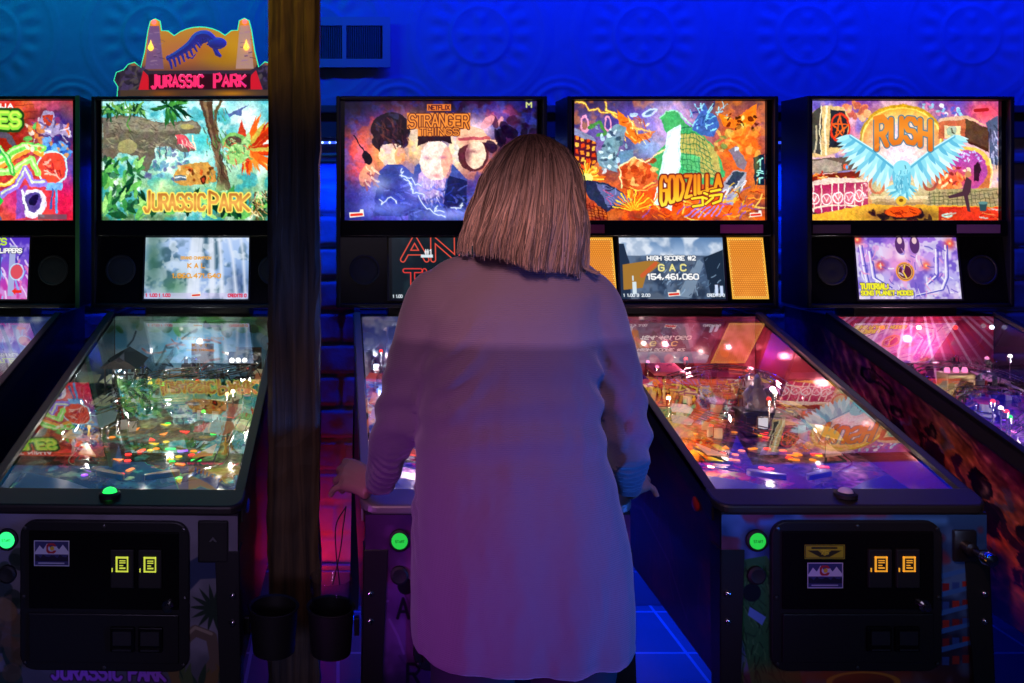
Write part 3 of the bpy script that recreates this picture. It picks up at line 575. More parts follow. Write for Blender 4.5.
def art_grille():
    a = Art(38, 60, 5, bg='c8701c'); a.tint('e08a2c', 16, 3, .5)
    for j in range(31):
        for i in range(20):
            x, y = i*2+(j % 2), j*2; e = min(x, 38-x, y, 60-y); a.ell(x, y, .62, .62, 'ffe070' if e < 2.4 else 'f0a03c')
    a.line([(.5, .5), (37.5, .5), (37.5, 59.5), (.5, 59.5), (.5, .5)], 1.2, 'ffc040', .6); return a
# ------------------------------------------------------------------ playfield, apron and cabinet artwork
def art_field(kind):
    a = Art(100, 178, 2.2)
    if kind == 'jungle':
        a.vgrad('5a7a80', '6a8a78', '507058', '384038', '50584a'); a.tint('c8c090', 16, 3, .7); a.tint('1c2420', 14, 6, .8, .48, .6); a.tint('3a9a90', 12, 9, .7, .55, .66); a.tint('7a5a30', 10, 12, .6, .55, .66)
        a.glow(12, 110, 14, 26, 'b03838', .9); a.glow(88, 120, 12, 30, 'c8d090', .7); a.glow(60, 150, 24, 10, '6ac8c8', .6); a.glow(50, 125, 24, 20, '343434', .7)
        a.blobs(60, ['d8e0a0', '203028', '78b050', 'e0a060', '70c0c0'], 0, 0, 100, 178, 1.5, 5, .6, 3); a.text('22', 3, 146, 12, 9, 2.4, '80e050', '184020', 1)
    elif kind == 'city':
        a.vgrad('7a3a50', '8a5060', '6a4a60', '4a3450', '5a5058'); a.tint('e0a0a0', 16, 3, .6); a.tint('241c30', 14, 6, .7, .5, .6)
        a.glow(8, 90, 22, 45, 'f09028', .95); a.glow(5, 120, 16, 24, 'f8d040', .7); a.glow(90, 80, 22, 40, 'f0b0b0', .8); a.glow(75, 130, 26, 20, 'e8c0b0', .6); a.glow(45, 130, 22, 24, '3c3454', .8)
        a.blobs(90, ['f8a030', 'e04818', 'ffe060', 'f07020', '7a2010'], 0, 55, 34, 165, 2, 6, .75, 3); a.blobs(50, ['f8e0d8', 'c05060', '6a4a80', '30283c'], 34, 0, 100, 170, 1.5, 5, .6, 4)
       
    elif kind == 'stage':
        a.vgrad('8a3a70', 'a8609a', '6a4a90', '3a2c60', '7a3a48'); a.tint('f8d8f0', 14, 3, .6); a.tint('241c40', 14, 6, .7, .5, .6)
        a.blobs(90, ['f0a0d0', 'e04040', 'ffe0f0', '6a50c0', 'f0c040'], 0, 0, 100, 178, 1.5, 5, .6, 3)
    elif kind == 'blue':
        a.vgrad('5a70e0', 'c0c8ff', '8a90e8', 'f0c8d8', '6a80e0'); a.tint('ffffff', 14, 3, .7); a.tint('e03030', 12, 6, .8, .55, .62); a.tint('2030a0', 10, 9, .6, .52, .62)
    else:
        a.vgrad('506050', '90a070', '406050', 'a09060', '606850'); a.tint('e8f0c0', 14, 3, .6); a.tint('203028', 14, 6, .7, .5, .6)
    a.brush(2.2, 9, .4, 1.2, 1.25, 5); return a
def art_backboard(kind):
    a = Art(100, 40, 2.2)
    if kind == 'jungle':
        a.vgrad('3a7a50', '60b0d8', '90d0f0', '507888'); a.blobs(40, ['2a6a38', '4a9a48', '1c4a2c'], 0, 0, 100, 9, 2, 6, .9, 2); a.tint('f0ffff', 12, 4, .6)
        a.rect(48, 16, 62, 30, '4a2c30'); a.rect(76, 18, 92, 32, '302428'); [a.ell(79+i*4.5, 24, 1.8, 1.8, 'f0f0f0') for i in range(3)]; a.strokes(30, ['c05040', '8ad0e0', '203040'], 4, 12, 96, 36, 10, 1.2, 0, 60, .7, 3)
    elif kind == 'city':
        a.vgrad('5a2440', '8a3048', 'a04050'); a.tint('e090a0', 10, 4, .6); a.poly([(30,36),(36,8),(46,16),(56,6),(64,36)], '6a2c30'); a.blobs(20, ['c05030', '3a1830'], 5, 5, 95, 36, 2, 6, .7, 3)
    elif kind == 'stage':
        a.vgrad('b02048', 'd05088', '8a3070'); 
        for i in range(26): a.line([(i*4, 0), (50+(i*4-50)*2.4, 40)], 1.6, ['f8c0e0', 'e04060', 'ffffff'][i % 3], .6)
        a.blobs(16, ['2a1030'], 0, 30, 100, 40, 3, 8, .9, 3)
    else:
        a.vgrad('3040a0', '8090e0', 'd03040'); a.tint('ffffff', 9, 4, .7)
    return a
def art_side(kind):
    # 130 x 68: u toward the front for a left side seen from outside
    a = Art(130, 68, 2.4)
    if kind == 'stage':
        a.vgrad('5c1c4c', '8a2c40', 'b04a34', '8a3830', '3c1a30'); a.glow(10, 20, 26, 30, '4a1c50', .9)
        for i in range(12): a.line([(22+i*6, 0), (40+i*9, 26)], 1.6, 'f08a78', .7, 2.)
        a.tint('40182c', 22, 5, .5); a.glow(60, 52, 20, 16, 'd07828', .6); a.glow(100, 44, 26, 14, 'e0683c', .6)
        a.ell(53, 6, 6, 2.6, '2c1420', ring=.9); a.ell(53, 6, 2.4, 2, '5a2c30'); a.glow(84, 14, 12, 10, 'c88030', .6); a.glow(108, 20, 12, 10, 'e08040', .5)
        for x, y, s in ((62, 17, .8), (76, 15, .9), (95, 24, 1.3), (112, 34, 1.5)):
            a.ell(x, y-5*s, 3.4*s, 4*s, '241016'); a.poly([(x-5*s, y+10*s), (x-4*s, y), (x+4*s, y-1*s), (x+6*s, y+10*s)], '2a141c'); a.line([(x-4*s, y+1), (x-8*s, y-7*s)], 2*s, '4a2430'); a.line([(x+3*s, y), (x+8*s, y-4*s), (x+6*s, y-9*s)], 1.8*s, '7a6878', .7); a.glow(x+.6*s, y-4.2*s, 1.3*s, 1.9*s, 'c08868', .8)
        a.strokes(40, ['9a6a80', 'c86a40', '1c1018'], 56, 10, 128, 50, 8, .6, 50, 60, .6, 6); a.brush(3.2, 9, .35, 1.1, 1.1, 4)
    elif kind == 'city':
        a.vgrad('30101c', '4a1820', '341424'); a.tint('6a2430', 9, 4, .6); a.tint('1c0c28', 14, 9, .7); a.strokes(120, ['7a3028', '28102c', '5a2058'], 0, 0, 130, 66, 14, .7, 85, 20, .45, 6); a.line([(60, 50), (80, 40), (100, 46), (112, 60)], 1.2, '7a4058', .6)
    elif kind == 'green':
        a.a[:] = hexc('0a0a10'); a.tint('1c2430', 20, 4, .7)
    else:
        a.vgrad('1c1030', '2a1838', '140c20'); a.tint('3a2450', 12, 4, .6)
    return a
def art_front(kind):
    a = Art(262, 166, 1.5)   # full front face, one unit about one photo pixel
    if kind == 'jungle':
        a.vgrad('8a8498', '7a7888', '6a6878', '505060'); a.tint('a8a0b8', 40, 3, .5); a.blobs(40, ['2a4038', '1c2c28', '3a5048'], -5, 40, 46, 170, 5, 16, .7, 4); a.blobs(24, ['6a5040', '4a3830', '8a7050'], -5, 90, 40, 160, 8, 18, .6, 5)
        a.poly([(205, 50), (240, 30), (262, 40), (250, 60), (225, 62), (210, 78)], '34406a'); 
        for i in range(14): a.leaf(238, 90, 24, i*26, '24362c', .18)
        a.line([(205, 125), (220, 112), (236, 118), (240, 140), (228, 160)], 11, '6a5a50'); a.line([(205, 122), (220, 109), (236, 115)], 3, 'a09080')
        for i in range(18): r = random.Random(i); a.leaf(r.uniform(190, 262), 170, r.uniform(14, 34), -90+r.uniform(-40, 40), ['2a4030', '4a5a38', '705a3a'][i % 3], .25)
        a.text('JURASSIC PARK', 78, 147, 112, 14, 3.4, 'a45ae0', '3a2048', 1.2)
    elif kind == 'city':
        a.vgrad('305c98', '24386a', '202848', '3a2030'); a.tint('6aa0e0', 30, 3, .6); a.tint('8a2028', 30, 7, .6, .52, .62)
        a.poly([(6, 60), (20, 44), (44, 40), (60, 60), (70, 110), (80, 166), (30, 166), (18, 110)], '2c6a3c'); a.strokes(160, ['184428', '4a8a50', '0e2c1c'], 18, 44, 66, 164, 10, 1.3, 75, 40, .7, 4); a.ell(30, 76, 9, 9, '0c1420'); a.poly([(28, 90), (44, 100), (40, 108), (26, 98)], '5a90d0')
        for i in range(5):
            a.poly([(205, 60+i*18), (250, 50+i*18), (250, 54+i*18), (205, 66+i*18)], '3a70c0')
            for j in range(4): a.rect(208+j*10, 68+i*18-j, 215+j*10, 76+i*18-j, ['a03030', '802430', '3050a0'][(i+j) % 3])
        a.glow(120, 158, 90, 12, 'a04820', .9); a.ell(140, 164, 34, 10, 'd08030', ring=2); a.line([(40, 8), (220, 6)], 8, '4a90e0', .8, 5)
    elif kind == 'portraits':
        a.vgrad('5a2a6a', '6a2c74', '502460', '3a1c48'); a.tint('8a4a9a', 30, 3, .6); a.tint('2c1038', 26, 8, .6); a.glow(50, 60, 16, 16, 'b080c0', .6); a.strokes(30, ['9a60b0', '3a1848'], 0, 30, 262, 160, 30, 2, 20, 60, .5, 4)
        for ch, x, y in (('A', 32, 82), ('F', 56, 76), ('R', 42, 146)): a.text(ch, x, y, 11, 19, 3, '120818')
        a.ell(40, 70, 8, 8, '0c0610')
    elif kind == 'stage':
        a.vgrad('40142c', '5a2030', '2a1020'); a.tint('a04a30', 30, 3, .5)
    else:
        a.vgrad('203028', '102018', '080c10')
    return a
def art_mountain_sticker():
    a = Art(38, 26, 6, bg='d8d8e8'); a.rect(1, 1, 37, 25, '3a3a78'); a.poly([(1, 12), (6, 5), (10, 9), (14, 3), (18, 8), (22, 4), (27, 9), (31, 4), (37, 11), (37, 14), (1, 14)], 'e0e0f4')
    a.ell(18.5, 8, 4.6, 4.6, 'c02838', ring=2.6); a.rect(20.5, 6, 25, 10, 'e0e0f4'); a.ell(19.5, 8, 2.2, 2.2, 'f0c830'); a.poly([(1, 18)]+[(1+i*3, 15+(i % 3)*1.4-(i % 2)) for i in range(13)]+[(37, 20), (37, 21), (1, 21)], '1c1838')
    [a.line([(5+i*2, 23), (6.2+i*2, 23)], 1.3, 'c8c8dc') for i in range(14)]; return a
def art_yellow_sticker():
    a = Art(42, 15, 6, bg='b8b820'); a.line([(1, 1), (41, 1), (41, 14), (1, 14), (1, 1)], .8, '303010'); [a.line([(8+i*2, 3.4), (9.3+i*2, 3.4)], 2, '303010') for i in range(13)]; a.poly([(3, 6), (14, 6), (21, 12), (28, 6), (39, 6), (26, 13), (16, 13)], '303010'); a.text('75', 17, 6, 8, 4, .9, 'e0e030'); return a

# ------------------------------------------------------------------ materials shared by the machines
K = lambda: None
M_BLACK = mat('black_satin', (.012,.012,.014), .38, bump=(60, .15, .001)); M_BLACK2 = mat('black_matte', (.01,.01,.011), .6)
M_GLOSS = mat('black_gloss_panel', (.005,.005,.006), .2, spec=.3); M_ARM = mat('powder_coated_armour', (.055,.05,.048), .4, .6, bump=(300, .1, .0004))
M_CHROME = mat('polished_steel', (.75,.75,.78), .14, 1.); M_STEEL = mat('brushed_steel', (.5,.5,.52), .32, 1.); M_DARKM = mat('gunmetal', (.12,.12,.13), .35, .9)
M_GLASS = clear_mat('playfield_tempered_glass', (.97,.98,.98), 1.5, .012, .28); M_CLEARP = clear_mat('clear_polycarbonate', (.86,.88,.9), 1.6, .06, .08, True)
M_TUMBLER = clear_mat('clear_drinking_glass', (.93,.95,.97), 1.5, .04, .03, True)
M_RUB = mat('black_rubber', (.015,.015,.015), .7); M_WHITEP = mat('white_plastic', (.75,.75,.72), .35)
M_REDP = mat('red_plastic', (.6,.03,.03), .3); M_YELP = mat('yellow_plastic', (.75,.5,.04), .35); M_GREENT = mat('green_trim', (.05,.2,.06), .5)
def lit(name, c, s): return mat(name, tuple(x*.4 for x in c), .3, emit=c, es=s)
L_COL = {'white': lit('lamp_white', (1,.95,.85), 5.), 'warm': lit('lamp_warm', (1,.62,.25), 4.), 'red': lit('lamp_red', (1,.04,.03), 2.6), 'green': lit('lamp_green', (.02,1,.12), 1.6), 'blue': lit('lamp_blue', (.05,.15,1), 2.6),
  'yellow': lit('lamp_yellow', (1,.75,.03), 1.4), 'orange': lit('lamp_orange', (1,.28,.02), 1.7), 'purple': lit('lamp_purple', (.4,.08,1), 1.7), 'cool': lit('lamp_cool', (.75,.85,1), 5.), 'pink': lit('lamp_pink', (1,.25,.55), 2.)}
A_GLASS = art_mat('backlit_print', 1.2, .2, 0., False); A_SCREEN = art_mat('lit_screen', 1.0, .2, 0., False); A_GRILLE = art_mat('backlit_grille', 1.15, .5, 0., False)
A_FIELD = art_mat('playfield_print', 0, .18, .6); A_DECAL = art_mat('vinyl_decal', 0, .36, .2); A_MATTE = art_mat('printed_paper', 0, .5)

def ztop(y): return .8828+.286*y
SG = Matrix(((1,0,0,0),(0,1,0,0),(0,.286,1,.8828),(0,0,0,1)))            # glass plane shear
PF0 = .832-.114*.075
SP = Matrix(((1,0,0,0),(0,1,0,0),(0,.114,1,PF0),(0,0,0,1)))              # playfield plane shear
def pfp(x, y, h): return (x, y, PF0+.114*y+h)
YB = 1.035

def sub(name, fn, m, parent, loc=(0,0,0), smooth=True, bevel=0.):
    bm = BM(); fn(bm); return obj(name, bm, m, parent, smooth, loc, bevel)

PROTO = {}
def copyof(key, name, fn, m, parent, loc, rz=0, smooth=True):
    """the first of a kind is built, later ones share its mesh"""
    if key not in PROTO:
        o = sub(name, fn, m, parent, smooth=smooth); PROTO[key] = o.data
    else:
        o = bpy.data.objects.new(name, PROTO[key]); COL.objects.link(o); o.parent = parent
    o.location = loc; o.rotation_euler = (-math.atan(.114)*0, 0, rz); return o

def playfield_kit(mc, pf, S):
    kind = S['field']; r = random.Random(S['seed'])
    dense = S.get('dense', 1.)
    # board back wall, inner liners
    a = art_backboard(kind)
    o = a.mesh('backboard', lambda U, V: (-.27+.54*U, U*0+1.018, (PF0+.114*1.018)+(ztop(1.018)-.007-(PF0+.114*1.018))*(1-V)), S['field_mat'], pf)
    for s in (-1, 1):
        def liner(bm, s=s):
            prism(bm, [(.07, .80), (.07, ztop(.07)-.012), (1.02, ztop(1.02)-.012), (1.02, .9)], 'x', s*.2725, s*.2715)
        sub('inner_side_panel', liner, S['liner'], pf, smooth=False)
    # apron
    def apron(bm):
        prism(bm, [(-.265,.07),(-.055,.07),(-.055,.13),(-.15,.19),(-.265,.235)], 'z', .03, .034, SP)
        prism(bm, [(.22,.07),(.055,.07),(.055,.13),(.14,.19),(.22,.23)], 'z', .03, .034, SP)
        prism(bm, [(-.055,.07),(.055,.07),(.055,.105),(-.055,.105)], 'z', .03, .034, SP)
    sub('apron', apron, S['apron'], pf, smooth=False)
    def card(bm): box(bm, .07, .19, .085, .135, .036, .037, SP)
    sub('instruction_card', card, mat('card_'+kind, S.get('card', (.5,.45,.3)), .5), pf, smooth=False)
    # flippers
    for s in (-1, 1):
        def fl(bm, s=s):
            n = 10; P = [(-.004*0+.0115*math.cos(PI/2+PI*i/n), .0115*math.sin(PI/2+PI*i/n)) for i in range(n+1)]+[(.072+.0065*math.cos(-PI/2+PI*i/n), .0065*math.sin(-PI/2+PI*i/n)) for i in range(n+1)]
            prism(bm, P, 'z', 0, .013)
        f = sub('flipper', fl, S.get('flip', M_WHITEP), pf, loc=pfp(s*.095, .275, .012), smooth=False)
        f.rotation_euler = (0, 0, (-.5 if s < 0 else PI+.5))
        def sl(bm, s=s): prism(bm, [(s*.125,.335),(s*.175,.42),(s*.175,.35)], 'z', .032, .036, SP)
        sub('slingshot_plastic', sl, lit('sling_'+kind, S['sling'], .5), pf, smooth=False)
        def slr(bm, s=s): tube(bm, [pfp(s*.12,.325,.02), pfp(s*.18,.43,.02), pfp(s*.18,.34,.02), pfp(s*.12,.325,.02)], .0035, 6)
        sub('rubber_band', slr, M_RUB, pf)
        def ln(bm, s=s): tube(bm, smooth_path([pfp(s*.10,.285,.012), pfp(s*.17,.32,.012), pfp(s*.205,.36,.012), pfp(s*.207,.46,.012)], 5), .0025, 6)
        sub('lane_guide', ln, M_CHROME, pf)
    # lit inserts in the board
    cols = S['inserts']; n = int(34*dense)
    for i in range(n):
        c = r.choice(cols); x = r.uniform(-.15, .17); y = r.uniform(.27, .72)
        if i < 8: an = PI*(.1+.8*i/7); x = .02+.11*math.cos(an); y = .36+.11*math.sin(an)
        k = r.choice(['disc', 'disc', 'arrow', 'bar'])
        def ins(bm, k=k):
            if k == 'disc': lathe(bm, [(.0001, .0022), (.0085, .002), (.0095, .0005)], n=16)
            elif k == 'arrow': prism(bm, [(-.009,-.012),(.009,-.012),(0,.016)], 'z', 0, .002)
            else: prism(bm, rrect(-.014, .014, -.006, .006, .003, 3), 'z', 0, .002)
        copyof(('ins', c, k), 'insert_light', ins, L_COL[c], pf, pfp(x, y, .0005), r.choice([0, .4, -.4, 1.2]))
    # bumpers
    for i, (x, y) in enumerate(S.get('bump', [(-.05,.80),(.06,.83),(.01,.72)])):
        b = copyof(('bumpbody',), 'bumper', lambda bm: lathe(bm, [(.024,0),(.024,.006),(.017,.01),(.017,.038),(.02,.04)], n=20), M_WHITEP, pf, pfp(x, y, 0))
        cap = S['cap']
        sub('bumper_cap', lambda bm: lathe(bm, [(.031,0),(.033,.004),(.03,.010),(.012,.016),(.0005,.017)], (x, y, PF0+.114*y+.04), 20), cap, pf)
        sub('bumper_ring', lambda bm: lathe(bm, [(.026,.0),(.0275,.002),(.026,.004)], (x, y, PF0+.114*y+.012), 20), M_CHROME, pf)
    # posts with rubbers
    for i in range(int(26*dense)):
        s = r.choice([-1, 1]); x = s*r.uniform(.10, .25) if i % 3 else r.uniform(-.15, .15); y = r.uniform(.42, .98) if i % 3 else r.uniform(.72, .98)
        m_ = r.choice([M_CHROME, M_WHITEP, M_REDP, M_YELP] if kind != 'blue' else [M_CHROME, M_REDP])
        copyof(('post', m_.name), 'post', lambda bm: lathe(bm, [(.005,0),(.005,.008),(.0035,.01),(.0035,.02),(.006,.022),(.006,.028),(.002,.034),(.002,.042)], n=10), m_, pf, pfp(x, y, 0))
    # plastics over the side lanes, lit from beneath
    for i in range(int(16*dense)):
        s = 1 if i % 2 else -1; x = s*r.uniform(.15, .24); y = .45+.52*(i//2)/8*(1/max(dense, .6)) if dense < 1 else .45+.55*(i//2)/8
        y = min(y, .98); c = S['plast'][i % len(S['plast'])]
        w, l = r.uniform(.02, .045), r.uniform(.03, .07); pts = [(x-w, y-l*.6), (x+w*.4, y-l), (x+w, y-l*.2), (x+w*.7, y+l*.7), (x-w*.5, y+l)]
        pts = [(max(-.268, min(.268, p)), min(1.005, q)) for p, q in pts]
        h = r.uniform(.045, .07); nm = 'plast_%s_%d' % (kind, i % len(S['plast']))
        sub('plastic_panel', lambda bm: prism(bm, pts, 'z', h, h+.003, SP), lit(nm, c, S.get('plast_es', .35)), pf, smooth=False)
    # steel wire ramps
    for path in S['wires']:
        P = smooth_path([pfp(*p) for p in path], 7)
        def wr(bm):
            fr = frames(P)
            for off in ((-.013, 0), (.013, 0), (-.015, .016), (.015, .016)):
                tube(bm, [p+s*off[0]+u*abs(off[1]) if False else p+Vector((s.x, s.y, 0)).normalized()*off[0]+Vector((0,0,off[1])) for p, (t, s, u) in zip(P, fr)], .0018, 6)
            for i in range(2, len(P)-1, 3):
                s = fr[i][1]; d = Vector((s.x, s.y, 0)).normalized(); p = P[i]
                tube(bm, [p+d*.016*math.cos(a)+Vector((0,0,.016-.02*math.sin(a))) for a in [PI*k/6 for k in range(7)]], .0015, 5)
        sub('wire_ramp', wr, M_CHROME, pf)
    # clear plastic ramps
    for path, w, hh in S['ramps']:
        P = smooth_path([pfp(*p) for p in path], 7)
        def rp(bm):
            fr = frames(P); prev = None
            for p, (t, s, u) in zip(P, fr):
                d = Vector((s.x, s.y, 0)).normalized(); row = [bm.verts.new(p+d*dx+Vector((0,0,dz))) for dx, dz in ((-w, hh), (-w, 0), (w, 0), (w, hh))]
                if prev:
                    for k in range(3): bm.faces.new((prev[k], prev[k+1], row[k+1], row[k]))
                prev = row
        sub('clear_ramp', rp, M_CLEARP, pf)
    # small stuff: targets, spot lamps, brackets
    for i in range(int(10*dense)):
        x = r.choice([-1, 1])*r.uniform(.06, .2); y = r.uniform(.5, .97); c = r.choice(cols)
        copyof(('tgt', c), 'target', lambda bm: (box(bm, -.011, .011, 0, .004, 0, .028), box(bm, -.004, .004, .004, .01, 0, .02)), L_COL[c] if r.random() < .5 else M_WHITEP, pf, pfp(x, y, 0), r.uniform(-.6, .6), False)
    for i in range(int(9*dense)):
        x = r.uniform(-.24, .25); y = r.uniform(.5, .99); h = r.uniform(.05, .11)
        copyof(('spot', i % 3), 'spot_lamp', lambda bm: (lathe(bm, [(.0025,-.05),(.0025,0),(.009,.003),(.010,.02)], n=12),), M_CHROME, pf, pfp(x, y, h))
        copyof(('bulb', S['bulbs'][i % len(S['bulbs'])]), 'bulb', lambda bm: ball(bm, (0,0,0), .0065, n=10), L_COL[S['bulbs'][i % len(S['bulbs'])]], pf, pfp(x, y, h+.022))
    # tangled mechanisms at the back
    for i in range(int(14*dense)):
        x = r.uniform(-.24, .24); y = r.uniform(.78, .99)
        def mech(bm):
            q = random.Random(i+S['seed']*31); z0 = q.uniform(.0, .05)
            box(bm, -.012*q.uniform(.6, 1.8), .012, -.01, .01, z0, z0+q.uniform(.02, .05), None, .002)
            lathe(bm, [(.007, z0+.03), (.007, z0+.06), (.003, z0+.065)], (q.uniform(-.01, .01), 0, 0), 12)
            tube(bm, [(0, 0, 0), (0, 0, z0+.03)], .004, 6)
            tube(bm, smooth_path([(-.02, 0, z0+.05), (0, -.02, z0+.07), (.02, .0, z0+.05), (.03, .02, z0+.02)], 4), .0016, 5)
        sub('mechanism', mech, r.choice(S['mech']), pf, loc=pfp(x, y, 0), smooth=False)
    for fn in S.get('toys', []): fn(pf)
    # playfield lamps (real bulbs under the plastics)
    for i, (x, y, h, c, e) in enumerate(S['lamps']):
        L = bpy.data.lights.new('playfield_bulb', 'POINT'); L.energy = e*LAMP; L.color = c; L.shadow_soft_size = .008
        lo = bpy.data.objects.new('playfield_bulb', L); COL.objects.link(lo); lo.parent = pf; lo.location = pfp(x, y, h)
LAMP = .42

def coin_door(mc, S):
    # frame plate with rounded corners
    cd = sub('coin_door', lambda bm: prism(bm, rrect(-.187, .187, .527, .856, .035), 'y', -.012, .0), M_BLACK, mc, smooth=False, bevel=.003)
    sub('door_panel', lambda bm: (box(bm, -.165, .165, -.017, -.012, .665, .835, None, .002),), M_GLOSS, cd, smooth=False)
    sub('cash_door', lambda bm: (box(bm, -.165, .165, -.017, -.012, .548, .655, None, .002),), M_BLACK, cd, smooth=False)
    for i, x in enumerate((.043, .104)):
        def slot(bm, x=x):
            box(bm, x-.026, x+.026, -.026, -.017, .715, .80, None, .003)
        sl = sub('coin_slot', slot, M_BLACK2, cd, smooth=False)
        gl = lit('coin_glow_'+S['field'], S.get('coin', (1,.5,.05)), .75)
        def fr(bm, x=x):
            z0, z1 = .752, .785
            for b in ((x-.013, x+.014, z1-.0035, z1), (x-.013, x-.0095, z0, z1), (x+.0115, x+.014, z0, z1), (x-.013, x+.014, z0, z0+.0025), (x-.005, x+.008, z0+.019, z0+.0205), (x-.005, x+.008, z0+.0235, z0+.025), (x-.005, x+.003, z0+.013, z0+.0145), (x-.005, x+.008, z0+.007, z0+.0095)):
                box(bm, b[0], b[1], -.028, -.026, b[2], b[3])
            box(bm, x-.022, x-.020, -.028, -.026, z0, z0+.008)
        sub('price_window', fr, gl, cd, smooth=False)
        def rt(bm, x=x): box(bm, x-.027, x+.027, -.024, -.017, .575, .63, None, .003)
        rr = sub('coin_return', rt, M_GLOSS, cd, smooth=False)
        sub('return_flap', lambda bm: (box(bm, x-.02, x+.02, -.028, -.024, .580, .584), box(bm, x-.02, x+.02, -.027, -.024, .592, .622)), M_DARKM, cd, smooth=False)
    sub('lock', lambda bm: (lathe(bm, [(.013,-.017),(.013,-.022),(.008,-.026),(.008,-.032),(.0005,-.033)], (.142, 0, .675), 18, 'y'),), M_CHROME, cd)
    for x, z in ((-.175,.84),(.175,.84),(-.175,.545),(.175,.545),(0,.846),(0,.536),(-.178,.69),(.178,.69)):
        copyof(('doorbolt',), 'bolt', lambda bm: lathe(bm, [(.0045,-.0125),(.004,-.0155),(.0005,-.0165)], n=10, axis='y'), M_DARKM, cd, (x, 0, z))
    art_mountain_sticker().mesh('mountain_sticker', lambda U, V: (S['st'][0]+.078*U, U*0-.0178, S['st'][1]-.056*V), A_MATTE, cd)
    if S.get('yellow'):
        art_yellow_sticker().mesh('yellow_sticker', lambda U, V: (-.118+.088*U, U*0-.0178, .807-.031*V), A_MATTE, cd)

def leg(mc, x, y, front):
    s = 1 if x > 0 else -1; f = -1 if front else 1
    top = .79 if front else .80
    def L(bm):
        for (dx0, dx1, dy0, dy1) in ((-.004, .05, -.004, 0), (-.004, 0, -.004, .05)):
            A = []
            for z, o in ((.03, .03), (top, 0)):
                for (ax, ay) in ((dx0, dy0), (dx1, dy0), (dx1, dy1), (dx0, dy1)):
                    k = .6 if z < .1 else 1.
                    A.append(bm.verts.new((x-s*ax*k+s*o*.5, y-f*ay*k+f*o, z)))
            for q in ((0,1,2,3),(4,5,6,7),(0,1,5,4),(1,2,6,5),(2,3,7,6),(3,0,4,7)): bm.faces.new([A[i] for i in q])
    l = sub('leg', L, M_BLACK, mc, smooth=False, bevel=.001)
    sub('leveler_foot', lambda bm: lathe(bm, [(.022,0),(.022,.008),(.01,.016),(.006,.02),(.006,.045)], (x+s*.008, y+f*.022, 0), 16), M_STEEL, l)
    for z in (.696, .636):
        sub('leg_bolt', lambda bm: (ball(bm, (x-s*.010+s*0, y+f*.010, z), .008, 1, .7, 1, 10),), M_CHROME, l)

